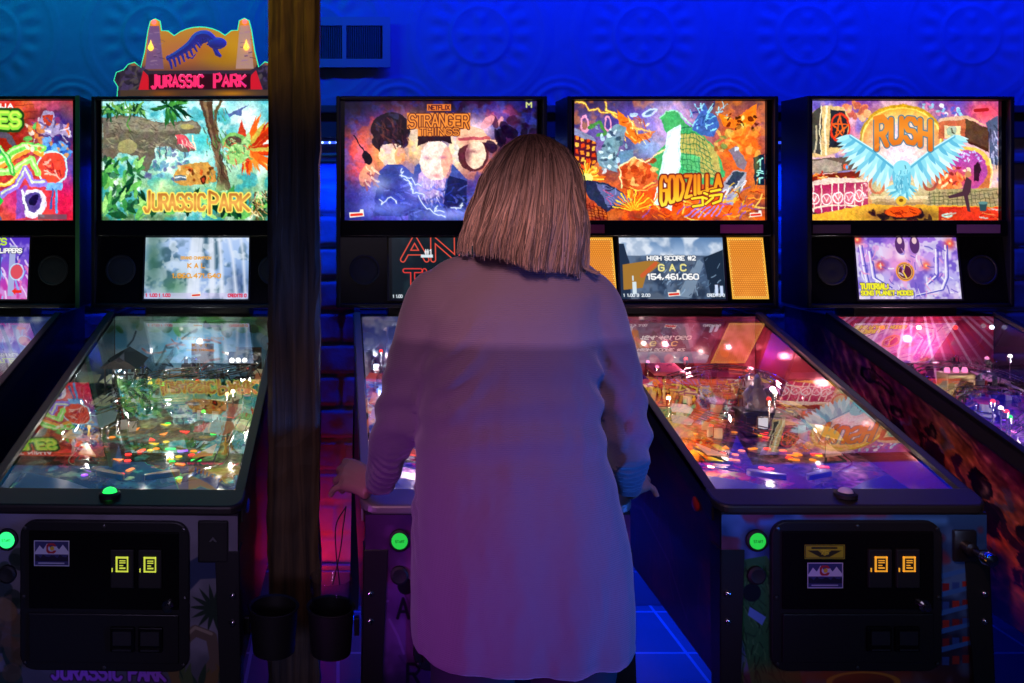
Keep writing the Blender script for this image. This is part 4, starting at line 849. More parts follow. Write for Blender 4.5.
def pinball(S):
    mc = thing('pinball_machine', S['label'], 'pinball machine', (S['x'], 1.92, 0), S.get('rz', 0), 'pinball machines in a row along the wall')
    # --- cabinet shell
    side = [(0,.49),(0,ztop(0)-.012),(1.045,ztop(1.045)-.012),(1.30,ztop(1.045)-.012),(1.30,.54)]
    def cab(bm):
        for s in (-1, 1): prism(bm, side, 'x', s*.292, s*.274)
        box(bm, -.274, .274, 0, .018, .49, .8695); box(bm, -.274, .274, 1.28, 1.30, .54, 1.16)
        prism(bm, [(0,.49),(1.28,.54),(1.28,.555),(0,.505)], 'x', -.274, .274); box(bm, -.274, .274, 1.03, 1.28, 1.13, 1.155)
    sub('cabinet', cab, M_BLACK, mc, smooth=False)
    for s, kd in S.get('decal', []):
        a = art_side(kd)
        def P(U, V, s=s):
            y = (1-U)*1.29+.005 ; lo = .492+.0385*y; hi = np.minimum(ztop(y), ztop(1.045))-.05
            return (U*0+s*.2932, y, hi+(lo-hi)*V)
        a.mesh('side_decal', P, A_DECAL, mc)
    art_front(S['field'] if S['field'] != 'blue' else 'portraits').mesh('front_decal', lambda U, V: (-.292+.584*U, U*0-.0012, .8665-.374*V), A_DECAL, mc)
    # --- rails, lockdown bar, glass
    for s in (-1, 1):
        def rail(bm, s=s):
            a, b = sorted((s*.277, s*.300)); box(bm, a, b, .06, 1.03, -.012, .004, SG)
            a, b = sorted((s*.2945, s*.300)); box(bm, a, b, .03, 1.03, -.05, .004, SG)
        sub('side_rail', rail, S.get('armour', M_ARM), mc, smooth=False, bevel=.0015)
    def lock(bm):
        P = [(.303,.062),(-.303,.062)]+[(-.268+.035*math.cos(t), .032+.035*math.sin(t)) for t in [PI+PI/2*i/6 for i in range(7)]]+[(.268+.035*math.cos(t), .032+.035*math.sin(t)) for t in [1.5*PI+PI/2*i/6 for i in range(7)]]
        prism(bm, P, 'z', -.015, .005, SG)
    sub('lockdown_bar', lock, S.get('armour', M_ARM), mc, smooth=False, bevel=.005)
    bm = BM(); bm.faces.new([bm.verts.new(SG @ Vector(p)) for p in ((-.2775,.06,-.003),(.2775,.06,-.003),(.2775,1.03,-.003),(-.2775,1.03,-.003))])
    obj('playfield_glass', bm, M_GLASS, mc)
    if S.get('button'):
        b = sub('action_button', lambda bm: lathe(bm, [(.024,0),(.024,.008),(.018,.012),(.016,.006)], (0, .031, ztop(.031)+.004), 24), M_BLACK2, mc)
        sub('button_dome', lambda bm: ball(bm, (0, .031, ztop(.031)+.012), .0165, 1, 1, .8, 18), S['button'], b)
    # --- playfield
    pf = art_field(S['field'] if S['field'] in ('jungle','city','stage','blue') else 'other').mesh('playfield', lambda U, V: (-.272+.544*U, .075+.945*(1-V), PF0+.114*(.075+.945*(1-V))), S['field_mat'], mc)
    playfield_kit(mc, pf, S)
    # --- backbox
    x1, z0, z1, y0, y1 = .358, 1.194, 1.913, YB, YB+.17
    def bb(bm):
        for s in (-1, 1):
            a, b = sorted((s*x1, s*(x1-.014))); box(bm, a, b, y0, y1, z0, z1)
        box(bm, -x1+.014, x1-.014, y0, y1, z1-.012, z1); box(bm, -x1+.014, x1-.014, y0, y1, z0, z0+.014); box(bm, -x1+.014, x1-.014, y1-.01, y1, z0+.014, z1-.012)
        box(bm, -.18, .18, YB+.03, YB+.14, 1.155, z0)
    sub('backbox', bb, M_BLACK, mc, smooth=False, bevel=.003)
    if S.get('edge'):
        sub('edge_trim', lambda bm: box(bm, x1-.012, x1+.002, y0-.004, y0, z0, z1), S['edge'], mc, smooth=False)
    bz = sub('bezel', lambda bm: (box(bm, -.344, -.329, YB+.022, YB+.05, 1.487, 1.901), box(bm, .329, .344, YB+.022, YB+.05, 1.487, 1.901), box(bm, -.344, .344, YB+.022, YB+.05, 1.899, 1.901),
        box(bm, -.344, .344, YB+.012, YB+.055, 1.436, 1.491, None, .004)), M_GLOSS, mc, smooth=False)
    if S.get('labels_reflections'):
        for x0_, w_, c in S['labels_reflections']: sub('trim_label_reflection', lambda bm: (box(bm, x0_, x0_+w_, YB+.009, YB+.0115, 1.447, 1.476),), mat('label_reflection_'+S['field']+str(x0_), c, .4), bz, smooth=False)  # labels at the right; the left plates are a reflection put in as colour
    tl = S['art']().mesh('backglass', lambda U, V: (-.329+.658*U, U*0+YB+.036, 1.8995-.4085*V), A_GLASS, mc)
    # --- speaker panel
    PT = lambda v, o=0: (YB+.036-.028*v-o, 1.432-.222*v)
    def sp(bm): prism(bm, [PT(0), PT(1), (PT(1)[0]+.03, PT(1)[1]), (PT(0)[0]+.03, PT(0)[1])], 'x', -.344, .344)
    pn = sub('speaker_panel', sp, M_GLOSS, mc, smooth=False)
    dx = S.get('dx', 0)
    art_disp(S['disp']).mesh('display', lambda U, V: (dx-.178+.356*U, PT(0, .003)[0]-.028*V*.95, 1.431-.2075*V), A_SCREEN, pn)
    def fr(bm):
        for (u0, u1, v0, v1) in ((-.184, .184, -.01, .004), (-.184, .184, .944, .965), (-.184, -.178, 0, .95), (.178, .184, 0, .95)):
            prism(bm, [PT(v0, .006), PT(v1, .006), PT(v1), PT(v0)], 'x', dx+u0, dx+u1)
    sub('display_frame', fr, M_BLACK2, pn, smooth=False)
    for s in (-1, 1):
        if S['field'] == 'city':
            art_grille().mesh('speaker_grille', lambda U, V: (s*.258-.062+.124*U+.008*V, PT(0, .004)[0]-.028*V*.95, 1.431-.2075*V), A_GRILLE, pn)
        else:
            def cone(bm): lathe(bm, [(.052, .0), (.052, .004), (.047, .005), (.045, .002), (.018, .006), (.0005, .001)], n=28, M=Matrix.Translation((s*.262, PT(.5)[0], PT(.5)[1])) @ Matrix.Rotation(PI/2-.126, 4, 'X'))
            sub('speaker_grille', cone, M_BLACK2, pn)
    # --- front fittings
    coin_door(mc, S)
    sb = sub('start_button', lambda bm: lathe(bm, [(.024,-.004),(.024,-.010),(.019,-.013),(.018,-.010)], (-.217, 0, .812), 24, 'y'), M_BLACK2, mc)
    sub('button_face', lambda bm: lathe(bm, [(.018,-.009),(.0175,-.012),(.0005,-.0125)], (-.217, 0, .812), 24, 'y'), S.get('start', lit('start_green', (.02,.62,.06), .9)), sb)
    at = Art(30, 8, 4); at.text('START', 3, 1, 24, 6, 1.2, '083a10'); bmq = BM()
    X = 0
    for ch in 'START':
        for st in GL[ch]:
            tube(bmq, [(-.2265+X+gx*.00075, -.0135, .8095+gy*.0009) for gx, gy in st], .0005, 4)
        X += .0042
    obj('lettering', bmq, mat('start_lettering', (.01,.12,.02), .5), sb)
    lower = sub('launch_button', lambda bm: lathe(bm, [(.020,-.002),(.020,-.009),(.015,-.012),(.0005,-.010)], (-.217, 0, .735), 20, 'y'), M_BLACK2, mc)
    if S['field'] == 'jungle':
        pl = sub('plunger_plate', lambda bm: (box(bm, .205, .272, -.006, 0, .765, .857, None, .004),), M_BLACK2, mc, smooth=False)
        sub('plate_emblem', lambda bm: prism(bm, [(.230,.812),(.2385,.822),(.247,.812),(.243,.812),(.2385,.817),(.234,.812)], 'y', -.008, -.006), M_STEEL, pl, smooth=False)
    else:
        pl = sub('plunger', lambda bm: (box(bm, .215, .265, -.010, 0, .765, .835, None, .004), lathe(bm, [(.014,-.010),(.014,-.030),(.006,-.034),(.006,-.060)], (.24, 0, .80), 16, 'y')), M_DARKM, mc)
        sub('plunger_knob', lambda bm: lathe(bm, [(.006,-.060),(.013,-.064),(.017,-.075),(.013,-.088),(.0005,-.092)], (.24, 0, .80), 18, 'y'), M_CHROME, pl)
    for s in (-1, 1):
        fb = sub('flipper_button', lambda bm: lathe(bm, [(.017, s*.292), (.017, s*.297), (.012, s*.300), (.0005, s*.301)], (0, .13, .845), 20, 'x'), S.get('fbtn', M_REDP), mc)
    for x in (-.292, .292):
        for y, f in ((0, True), (1.30, False)): leg(mc, x, y, f)
    return mc, pf
# ------------------------------------------------------------------ the five machines
def cage_toy(pf):      # dark lattice tower with twisted bars, left middle
    def f(bm):
        for k, (x, y) in enumerate(((-.21,.70),(-.12,.70),(-.12,.80),(-.21,.80))): tube(bm, [pfp(x, y, 0), pfp(x, y, .15)], .003, 6)
        for h in (.05, .10, .15):
            c = [(-.21,.70),(-.12,.70),(-.12,.80),(-.21,.80),(-.21,.70)]; tube(bm, [pfp(x, y, h) for x, y in c], .0028, 6)
        for i in range(5): tube(bm, [pfp(-.21+.0225*i, .70, 0), pfp(-.21+.0225*i, .70, .15)], .0018, 5)
        prism(bm, [(-.225,.150),(-.165,.185),(-.105,.150)], 'y', .69, .81, Matrix(((1,0,0,0),(0,1,0,0),(0,.114,1,PF0),(0,0,0,1))))
    sub('cage_tower', f, M_DARKM, pf, smooth=False)
    def g(bm):
        q = random.Random(4)
        for i in range(16):
            x, y = -.17+q.uniform(-.07, .10), .60+q.uniform(-.05, .09); P = [(x, y, .02)]
            for k in range(4): P.append((P[-1][0]+q.uniform(-.035, .035), P[-1][1]+q.uniform(-.02, .03), P[-1][2]+q.uniform(-.01, .045)))
            tube(bm, smooth_path([pfp(*p) for p in P], 5), .0032*q.uniform(.6, 1.3), 6)
        for i in range(5): lathe(bm, [(.014,-.003),(.016,0),(.014,.003)], pfp(-.19+.03*i, .62+.015*(i % 2), .06+.012*i), 14)
    sub('twisted_pipework', g, M_CHROME, pf)
def truck_toy(pf):
    M = Matrix.Translation(pfp(.03,.70,.03))
    t = sub('toy_truck', lambda bm: (box(bm, -.032, .032, -.018, .018, .006, .024, M, .004), box(bm, -.02, .018, -.016, .016, .024, .042, M, .004)), mat('tan_toy_body', (.35,.2,.1), .4), pf, smooth=False)
    sub('wheels', lambda bm: [lathe(bm, [(.008, s*.019), (.009, s*.015), (.0001, s*.0149)], (x, 0, 0), 12, 'y', M @ Matrix.Translation((0,0,.006))) for s in (-1, 1) for x in (-.02, .02)], M_RUB, t)
def slab_toy(x, y, w, l, h, m, name='dark_lane_cover', tilt=.0):
    def f(pf):
        sub(name, lambda bm: prism(bm, [(x-w, y-l), (x+w, y-l), (x+w+tilt, y+l), (x-w+tilt, y+l)], 'z', h, h+.012, SP), m, pf, smooth=False, bevel=.002)
    return f
def sign_toy(x, y, h, c1, m):
    def f(pf):
        M = Matrix.Translation(pfp(x, y, h)) @ Matrix.Rotation(-.3, 4, 'X')
        s = sub('small_sign', lambda bm: (box(bm, -.034, .034, 0, .006, 0, .045, M, .002),), m, pf, smooth=False)
        for i in range(3): sub('sign_lamp', lambda bm: lathe(bm, [(.0085,-.001),(.0085,-.003),(.0005,-.004)], (-.021+.021*i, 0, .016), 14, 'y', M), L_COL[c1], s)
    return f
def statue_toy(pf):    # grey knobbly idol on a dark block with a lit window
    M = Matrix.Translation(pfp(.075,.60,0))
    bs = sub('dark_building', lambda bm: (box(bm, -.05, .05, -.035, .035, 0, .055, M, .003), box(bm, -.055, .055, -.04, .04, .055, .062, M, .002), box(bm, -.05, -.035, -.045, -.035, 0, .05, M), box(bm, .035, .05, -.045, -.035, 0, .05, M)), M_BLACK, pf, smooth=False)
    sub('lit_window', lambda bm: (box(bm, -.013, .013, -.038, -.0355, .016, .046, M),), lit('window_white', (.9,.85,.95), 1.), bs, smooth=False)
    sub('window_frame', lambda bm: [box(bm, *b, M) for b in ((-.022,.022,-.041,-.036,.048,.052), (-.022,.022,-.041,-.036,.010,.014), (-.022,-.018,-.041,-.036,.01,.052), (.018,.022,-.041,-.036,.01,.052))], M_CHROME, bs, smooth=False)
    sub('red_lamp_bar', lambda bm: (box(bm, -.012, .012, -.046, -.041, .0, .008, M, .002),), L_COL['red'], bs, smooth=False)
    def st(bm):
        q = random.Random(9)
        lathe(bm, [(.022,.062),(.026,.075),(.030,.09),(.024,.11),(.016,.125),(.011,.135),(.013,.145),(.008,.156),(.0005,.166)], n=14, M=M)
        for i in range(34):
            a, h = q.uniform(0, 2*PI), q.uniform(.065, .13); r_ = .027 if h < .1 else .018
            ball(bm, (r_*math.cos(a), r_*.8*math.sin(a), h), q.uniform(.005, .010), n=8, M=M)
        for s in (-1, 1):
            tube(bm, [M @ Vector((s*.02,0,.118)), M @ Vector((s*.036,-.006,.108)), M @ Vector((s*.036,-.016,.088))], [.010,.009,.007], 8); ball(bm, (s*.014,-.01,.068), .012, n=8, M=M)
        for i in range(5): prism(bm, [(-.004,.10+i*.009), (.004,.10+i*.009), (0,.118+i*.009)], 'y', .018-.002*i, .024-.002*i, M)
    sub('grey_statue', st, mat('grey_cast_resin', (.5,.48,.58), .35, .1), bs)
def ring_toy(pf):      # gold ring machine with three knobs
    M = Matrix.Translation(pfp(-.035,.76,.02))
    b = sub('amplifier_box', lambda bm: (box(bm, -.045, .045, 0, .05, .03, .095, M, .004),), mat('dull_gold', (.45,.3,.12), .4, .6), pf, smooth=False)
    sub('gold_ring', lambda bm: [tube(bm, [M @ Vector((.035*math.cos(t), -.012-k*.008, .035+.035*math.sin(t))) for t in [2*PI*i/28 for i in range(29)]], .006-.001*k, 8) for k in range(2)], mat('bright_gold', (.7,.45,.12), .25, .9), b)
    sub('dark_turbine', lambda bm: [prism(bm, [(0,.035),(.026*math.cos(t),.035+.026*math.sin(t)),(.026*math.cos(t+.3),.035+.026*math.sin(t+.3))], 'y', -.01, -.004, M) for t in [i*.785 for i in range(8)]], M_DARKM, b, smooth=False)
    for i in range(3): sub('red_knob', lambda bm: lathe(bm, [(.008,.095),(.008,.104),(.006,.11),(.0005,.111)], (-.028+.028*i, .025, 0), 12, M=M), L_COL['pink'], b)
def strip_lamps(cols, y=1.0, h=.195):
    def f(pf):
        for i, c in enumerate(cols):
            x = -.25+.5*i/(len(cols)-1); sub('strip_lamp', lambda bm: ball(bm, pfp(x, y, h), .0075, n=10), L_COL[c], pf)
    return f
W = (1, .93, .8); CW = (.85, .92, 1)
S_JP = dict(x=-.512, rz=.0, field='jungle', seed=3, art=art_jungle, disp='jungle', label='pinball machine with jungle backglass and a lit gate-shaped sign on top',
  field_mat=A_FIELD, liner=mat('mirror_liner', (.30,.32,.3), .12, .9), apron=mat('pale_apron', (.24,.26,.30), .35), card=(.42,.36,.2), flip=M_YELP, sling=(.8,.35,.1), inserts=['red','orange','yellow','green','yellow','orange','red','purple'],
  cap=mat('tan_cap', (.5,.35,.15), .4), plast=[(.5,.55,.3),(.7,.25,.1),(.3,.45,.4),(.8,.7,.4),(.15,.3,.2),(.6,.12,.08)], mech=[M_DARKM, M_STEEL, M_BLACK, M_CHROME], bulbs=['white','green','warm','red','yellow'],
  wires=[[(-.14,.62,.07),(-.05,.72,.09),(.08,.76,.10),(.2,.86,.10),(.22,.95,.1)], [(-.24,.45,.03),(-.22,.6,.06),(-.1,.78,.09),(.05,.82,.1)], [(.22,.4,.03),(.235,.6,.05),(.2,.8,.09)], [(-.2,.55,.05),(-.1,.62,.06),(.04,.66,.06)]],
  ramps=[([(-.11,.60,.05),(-.10,.75,.09),(-.08,.95,.12)], .03, .03), ([(.0,.80,.09),(.12,.86,.11),(.24,.88,.12)], .025, .02)],
  toys=[cage_toy, truck_toy, slab_toy(.13, .74, .022, .09, .075, mat('glossy_black_ramp', (.01,.01,.012), .12), 'black_lane_cover', .06), sign_toy(.16, .93, .09, 'white', M_BLACK)],
  lamps=[(-.2,.5,.06,W,1.1),(.2,.5,.06,W,1.0),(-.2,.8,.1,CW,1.2),(.2,.8,.09,W,1.1),(0,.93,.14,CW,1.5),(0,.62,.09,W,.9),(0,.32,.06,W,.6),(.2,.3,.05,W,.5),(-.2,.3,.05,W,.5)],
  button=L_COL['green'], start=lit('start_bright', (.03,.9,.2), 1.6), st=(-.153,.815), coin=(.75,.85,.08), decal=[(1,'green')], fbtn=mat('blue_button', (.1,.2,.8), .3))
S_GZ = dict(x=1.137, field='city', seed=5, art=art_city_battle, disp='city', dx=.003, label='pinball machine with orange battle backglass, orange speaker grilles and a high score display',
  field_mat=A_FIELD, liner=mat('red_liner', (.35,.04,.07), .22, .3), apron=mat('slate_apron', (.12,.12,.16), .35), card=(.2,.2,.4), flip=M_WHITEP, sling=(.9,.4,.3), inserts=['red','orange','yellow','red','orange'],
  cap=mat('purple_cap', (.3,.1,.3), .4), plast=[(1,.4,.05),(1,.65,.1),(.9,.5,.5),(.8,.15,.05),(1,.75,.7),(.5,.2,.5)], plast_es=.4, mech=[M_DARKM, M_CHROME, mat('pink_mech', (.5,.2,.25), .4), M_STEEL], bulbs=['red','white','pink','orange','white'],
  wires=[[(-.02,.78,.06),(.06,.72,.07),(.14,.66,.06),(.2,.55,.04),(.18,.42,.02)], [(-.1,.8,.08),(.05,.84,.1),(.2,.8,.09),(.24,.65,.06)], [(-.12,.58,.05),(.0,.5,.04),(.08,.46,.03),(.12,.4,.02)]],
  ramps=[([(-.02,.52,.02),(.03,.62,.05),(.02,.8,.1)], .03, .02), ([(.2,.45,.02),(.21,.6,.05),(.17,.8,.09)], .025, .02)],
  toys=[statue_toy, slab_toy(-.2, .86, .05, .06, .06, mat('purple_plastic_cover', (.25,.12,.35), .25), 'purple_lane_cover'), slab_toy(-.08,.9,.05,.05,.08, mat('pink_plastic', (.7,.12,.2), .3), 'pink_lane_cover')],
  lamps=[(-.2,.45,.05,(1,.6,.3),1.3),(.2,.5,.06,(1,.75,.7),.9),(-.2,.72,.08,(1,.6,.35),1.3),(.2,.75,.09,(1,.5,.5),1.8),(0,.93,.13,(1,.35,.45),1.6),(.02,.66,.12,(1,.8,.75),.9),(0,.36,.06,W,.5),(.2,.3,.05,(1,.8,.7),.25),(-.2,.3,.05,(1,.7,.4),.7),(.22,.93,.12,(1,.3,.4),1.)],
  button=mat('white_dome', (.7,.6,.8), .2), st=(-.112,.768), yellow=True, coin=(1,.42,.03), decal=[(-1,'city')], labels_reflections=[(.165,.145,(.45,.06,.16)),(-.33,.10,(.14,.03,.05))])
for k_, f_ in (('S_JP', .85), ('S_GZ', 1.2)): globals()[k_]['lamps'] = [(a_, b_, c_, d_, e_*f_) for a_, b_, c_, d_, e_ in globals()[k_]['lamps']]
S_RU = dict(x=1.975, rz=.0, field='stage', seed=8, art=art_winged_stage, disp='planets', dx=.0, label='pinball machine with winged blue bird backglass and a tutorial screen, furthest right in the row',
  field_mat=A_FIELD, liner=mat('violet_liner', (.06,.04,.09), .15, .5), apron=mat('violet_apron', (.15,.1,.2), .35), card=(.3,.3,.5), sling=(.8,.2,.6), inserts=['red','yellow','purple','orange','green','pink','yellow'],
  cap=mat('red_cap', (.6,.05,.08), .3), plast=[(.9,.3,.6),(1,.8,.9),(.6,.1,.2),(.4,.2,.7),(1,.4,.4)], plast_es=.4, mech=[M_DARKM, M_CHROME, M_STEEL], bulbs=['white','red','white','pink','green'],
  wires=[[(-.2,.6,.05),(-.1,.7,.07),(.05,.72,.07),(.15,.65,.05)], [(-.22,.8,.08),(-.05,.88,.1),(.12,.84,.09),(.2,.7,.06)], [(-.1,.5,.03),(0,.55,.05),(.08,.62,.06)]],
  ramps=[([(.06,.60,.05),(.1,.72,.09),(.04,.85,.11),(-.1,.88,.11)], .035, .03), ([(-.24,.5,.04),(-.22,.7,.07),(-.15,.9,.1)], .02, .02)],
  toys=[ring_toy, strip_lamps(['cool','red','white','red','cool']), slab_toy(.17,.68,.04,.12,.07, M_GLOSS, 'black_lane_cover', .02)],
  lamps=[(-.2,.55,.07,(1,.8,.95),1.4),(-.2,.8,.1,(1,.7,.9),1.6),(.02,.95,.15,(1,.5,.7),2.0),(.1,.6,.07,(1,.85,1),1.2),(.1,.35,.05,W,1.),(-.1,.4,.05,(1,.7,.8),1.)],
  st=(-.112,.768), decal=[(-1,'stage')], labels_reflections=[(.165,.15,(.28,.12,.16)),(-.335,.13,(.1,.05,.06))])
S_RU['lamps'] = [(a_, b_, c_, d_, e_*1.7) for a_, b_, c_, d_, e_ in S_RU['lamps']]
S_ST = dict(x=.352, field='blue', seed=11, art=art_portraits, disp='letters', label='pinball machine the woman plays, with red outlined letters on its screen',
  field_mat=A_FIELD, liner=mat('pale_liner', (.4,.42,.6), .2, .5), apron=mat('pink_apron', (.3,.2,.22), .4), card=(.5,.4,.4), sling=(.8,.1,.1), inserts=['red','blue','white','red'], armour=mat('worn_silver_armour', (.30,.26,.26), .4, .6),
  cap=mat('red_cap', (.6,.05,.08), .3), plast=[(.9,.1,.08),(.7,.75,1),(.2,.25,.9),(.9,.85,1)], plast_es=.5, mech=[M_CHROME, M_STEEL], bulbs=['cool','red'], dense=.6,
  wires=[[(-.2,.6,.05),(-.1,.7,.07),(.05,.72,.07),(.15,.65,.05)]], ramps=[([(-.2,.60,.05),(-.2,.75,.09),(-.1,.95,.12)], .03, .03)],
  lamps=[(-.22,.45,.05,CW,1.3),(-.22,.75,.08,CW,1.6),(0,.9,.12,CW,1.5),(-.15,.3,.05,(1,.7,.8),1.2),(.2,.5,.06,CW,1.)], st=(-.112,.768), decal=[(-1,'other'), (1,'other')])
S_TU = dict(x=-1.262, rz=.0, field='other', seed=14, art=art_mutant, disp='flip', label='pinball machine with red and green cartoon backglass and green edge trim',
  field_mat=A_FIELD, liner=mat('grey_liner', (.35,.36,.34), .2, .6), apron=mat('olive_apron', (.15,.2,.12), .4), card=(.5,.4,.4), sling=(.3,.8,.1), inserts=['green','white','yellow'],
  cap=mat('green_cap', (.1,.4,.08), .3), plast=[(.5,.55,.3),(.9,.85,.7),(.3,.5,.2)], mech=[M_CHROME, M_STEEL], bulbs=['white','green','cool'], dense=.6, edge=M_GREENT,
  wires=[[(.05,.65,.07),(.15,.75,.07),(.22,.85,.07)]], ramps=[([(.2,.60,.05),(.2,.75,.09),(.1,.95,.12)], .03, .03)],
  lamps=[(.2,.6,.07,W,1.4),(.2,.85,.1,CW,1.8),(0,.9,.12,W,1.2),(.2,.35,.06,W,1.)], st=(-.112,.768), decal=[(1,'green')])
machines = {}
for S in (S_TU, S_JP, S_ST, S_GZ, S_RU): machines[S['field']] = pinball(S)
for k, a in (('other', -.028), ('jungle', -.028), ('stage', .028)): machines[k][0].rotation_euler.z = a

# ------------------------------------------------------------------ gate-shaped topper on the jungle machine
mc = machines['jungle'][0]
TY, TS = YB+.07, 1/(871/3.0*6.206)
def TP(x, y): return ((x-560)*TS, 1.913+(545-y)*TS)
half = [(40,540),(45,470),(20,430),(35,380),(80,365),(110,330),(150,318),(190,350),(215,250),(235,120),(250,60),(280,45),(310,60),(320,120),(360,122),(400,152),(440,126),(480,110),(520,101),(560,98)]
outl = half+[(1120-x, y) for x, y in half[-2::-1]]
tp = sub('topper', lambda bm: prism(bm, [TP(*p) for p in outl], 'y', TY+.002, TY+.016), mat('dark_acrylic', (.02,.02,.03), .2), mc, smooth=False)
sub('glowing_edge', lambda bm: tube(bm, [(TP(*p)[0], TY+.004, TP(*p)[1]) for p in outl], .0028, 6), lit('edge_green_glow', (.05,.95,.45), .9), tp)
ta = Art(1100, 500, .3, ox=10, oy=45, bg='3a2838')
ta.vgrad('e8a030', 'e08a30', 'c87838', '5a3848', '3c2838'); ta.glow(420, 260, 120, 80, 'e07848', .7); ta.glow(760, 230, 120, 120, 'f0a818', .8); ta.glow(700, 300, 120, 50, 'c89018', .6)
ta.poly([(10,340),(190,340),(240,370),(880,370),(930,340),(1110,340),(1110,545),(10,545)], '40303c'); ta.blobs(60, ['5a4468', '2a2030', '6a5a50'], 20, 330, 210, 500, 8, 26, .7, 3); ta.blobs(60, ['5a4468', '2a2030', '6a5a50'], 920, 330, 1100, 500, 8, 26, .7, 4)
for x0 in (275, 845):
    ta.poly([(x0-32,90),(x0+30,90),(x0+60 if x0 < 500 else x0+55,360),(x0-58,360)], '8a5f88' if x0 < 500 else 'd8a080'); ta.strokes(20, ['5a3a58', 'b88aa0'], x0-35, 120, x0+35, 340, 30, 6, 0, 15, .5, 5)
    ta.poly([(x0-70,370),(x0-100,490),(x0-20,490),(x0-40,400)] if x0 < 500 else [(x0+70,370),(x0+110,490),(x0+20,490),(x0+40,400)], 'ff2030')
ta.rect(240, 392, 880, 488, '38101c'); ta.rect(60, 492, 1060, 545, '5a4030'); ta.glow(760, 515, 120, 18, 'e09020', .9); ta.glow(330, 515, 80, 18, 'a86020', .8)
def inside(px, py):
    ins = np.zeros(px.shape, bool); n = len(outl)
    for i in range(n):
        (x0, y0), (x1, y1) = outl[i], outl[(i+1) % n]
        if y0 != y1: ins ^= ((y0 > py) != (y1 > py)) & (px < (x1-x0)*(py-y0)/(y1-y0)+x0)
    return ins
fo = ta.mesh('printed_face', lambda U, V: (TP(10+1100*U, 0)[0], U*0+TY+.0015, 1.913+(545-(45+500*V))*TS), art_mat('topper_print', .62, .4, 0., True), tp)
bm = BM(); bm.from_mesh(fo.data); pxs = np.array([v.co.x/TS+560 for v in bm.verts]); pys = np.array([545-(v.co.z-1.913)/TS for v in bm.verts]); ok = inside(pxs, pys)
bmesh.ops.delete(bm, geom=[v for v, k in zip(bm.verts, ok) if not k], context='VERTS'); bm.to_mesh(fo.data); bm.free()
# ribbed fossil relief
def fossil(bm):
    spine = smooth_path([(355,300),(430,262),(500,215),(550,160),(610,150),(660,190),(700,232)], 6)
    P = [Vector((TP(p.x if hasattr(p, 'x') else p[0], 0)[0], TY-.006, TP(0, p.y)[1])) for p in [Vector((a, b, 0)) for a, b in [(q[0], q[1]) for q in spine]]]
    tube(bm, P, [.007+.009*math.sin(PI*i/(len(P)-1)) for i in range(len(P))], 8)
    for i in range(1, len(P)-6, 2):
        t = (P[i+1]-P[i-1]).normalized(); n = Vector((t.z, 0, -t.x)); L = .040-.0004*i
        tube(bm, [P[i]-n*.008, P[i]+n*L*.5+Vector((0,-.006,0)), P[i]+n*L+t*-.006], [.005,.005,.003], 6)
    ball(bm, P[-6]+Vector((.004,-.004,-.004)), .021, 1.6, .5, 1.)
    tube(bm, [P[-8]+Vector((0,0,-.022)), P[-5]+Vector((.0,0,-.036)), P[-2]+Vector((.002,0,-.034))], [.008,.009,.005], 8)
    tube(bm, [P[10]+Vector((0,0,-.03)), P[12]+Vector((.01,0,-.045)), P[14]+Vector((.012,0,-.04))], [.003,.003,.0015], 6)
sub('ribbed_fossil', fossil, mat('blue_relief', (.06,.08,.5), .35, emit=(.08,.08,.6), es=.25), tp)
# tower lamps, flames, lettering
for x in (275, 845):
    sub('beacon_lamp', lambda bm: ball(bm, (TP(x, 0)[0], TY-.004, TP(0, 68)[1]), .009), lit('beacon_red', (1,.12,.1), 2.2), tp)
    sub('flame', lambda bm: lathe(bm, [(.004,-.012),(.011,-.004),(.009,.004),(.004,.014),(.0005,.026)], (TP(x-20 if x < 500 else x+10, 0)[0], TY-.004, TP(0, 225)[1]), 12), lit('flame_glow', (1,.6,.06), 1.6), tp)
def letters(txt, x0, x1, y0, y1, big):
    bm = BM(); n = len(txt); X = 0; adv = []
    for ch in txt: w = .5 if ch == 'I' else 1.; adv.append((X, w)); X += w+.34
    tot = X-.34
    for i, (ch, (ax, w)) in enumerate(zip(txt, adv)):
        for st in GL[ch]:
            pts = []
            for gx, gy in st:
                u = (ax+(gx/4 if w == 1 else .25))/tot; hh = (y1-y0)*(1.2 if i == 0 and big else 1)
                x, z = TP(x0+u*(x1-x0), y1-(gy/6)*hh+(8 if i == 0 else 0)); pts.append((x, TY-.004, z))
            tube(bm, pts, .0054, 6)
    return obj('raised_lettering', bm, lit('magenta_letters', (1,.03,.16), .95), tp)
letters('JURASSIC', 262, 584, 402, 474, True); letters('PARK', 655, 852, 400, 474, True)
sub('foot_bar', lambda bm: (box(bm, -.25, .25, TY-.01, TY+.05, 1.913, 1.921, None, .002),), M_BLACK, tp, smooth=False)

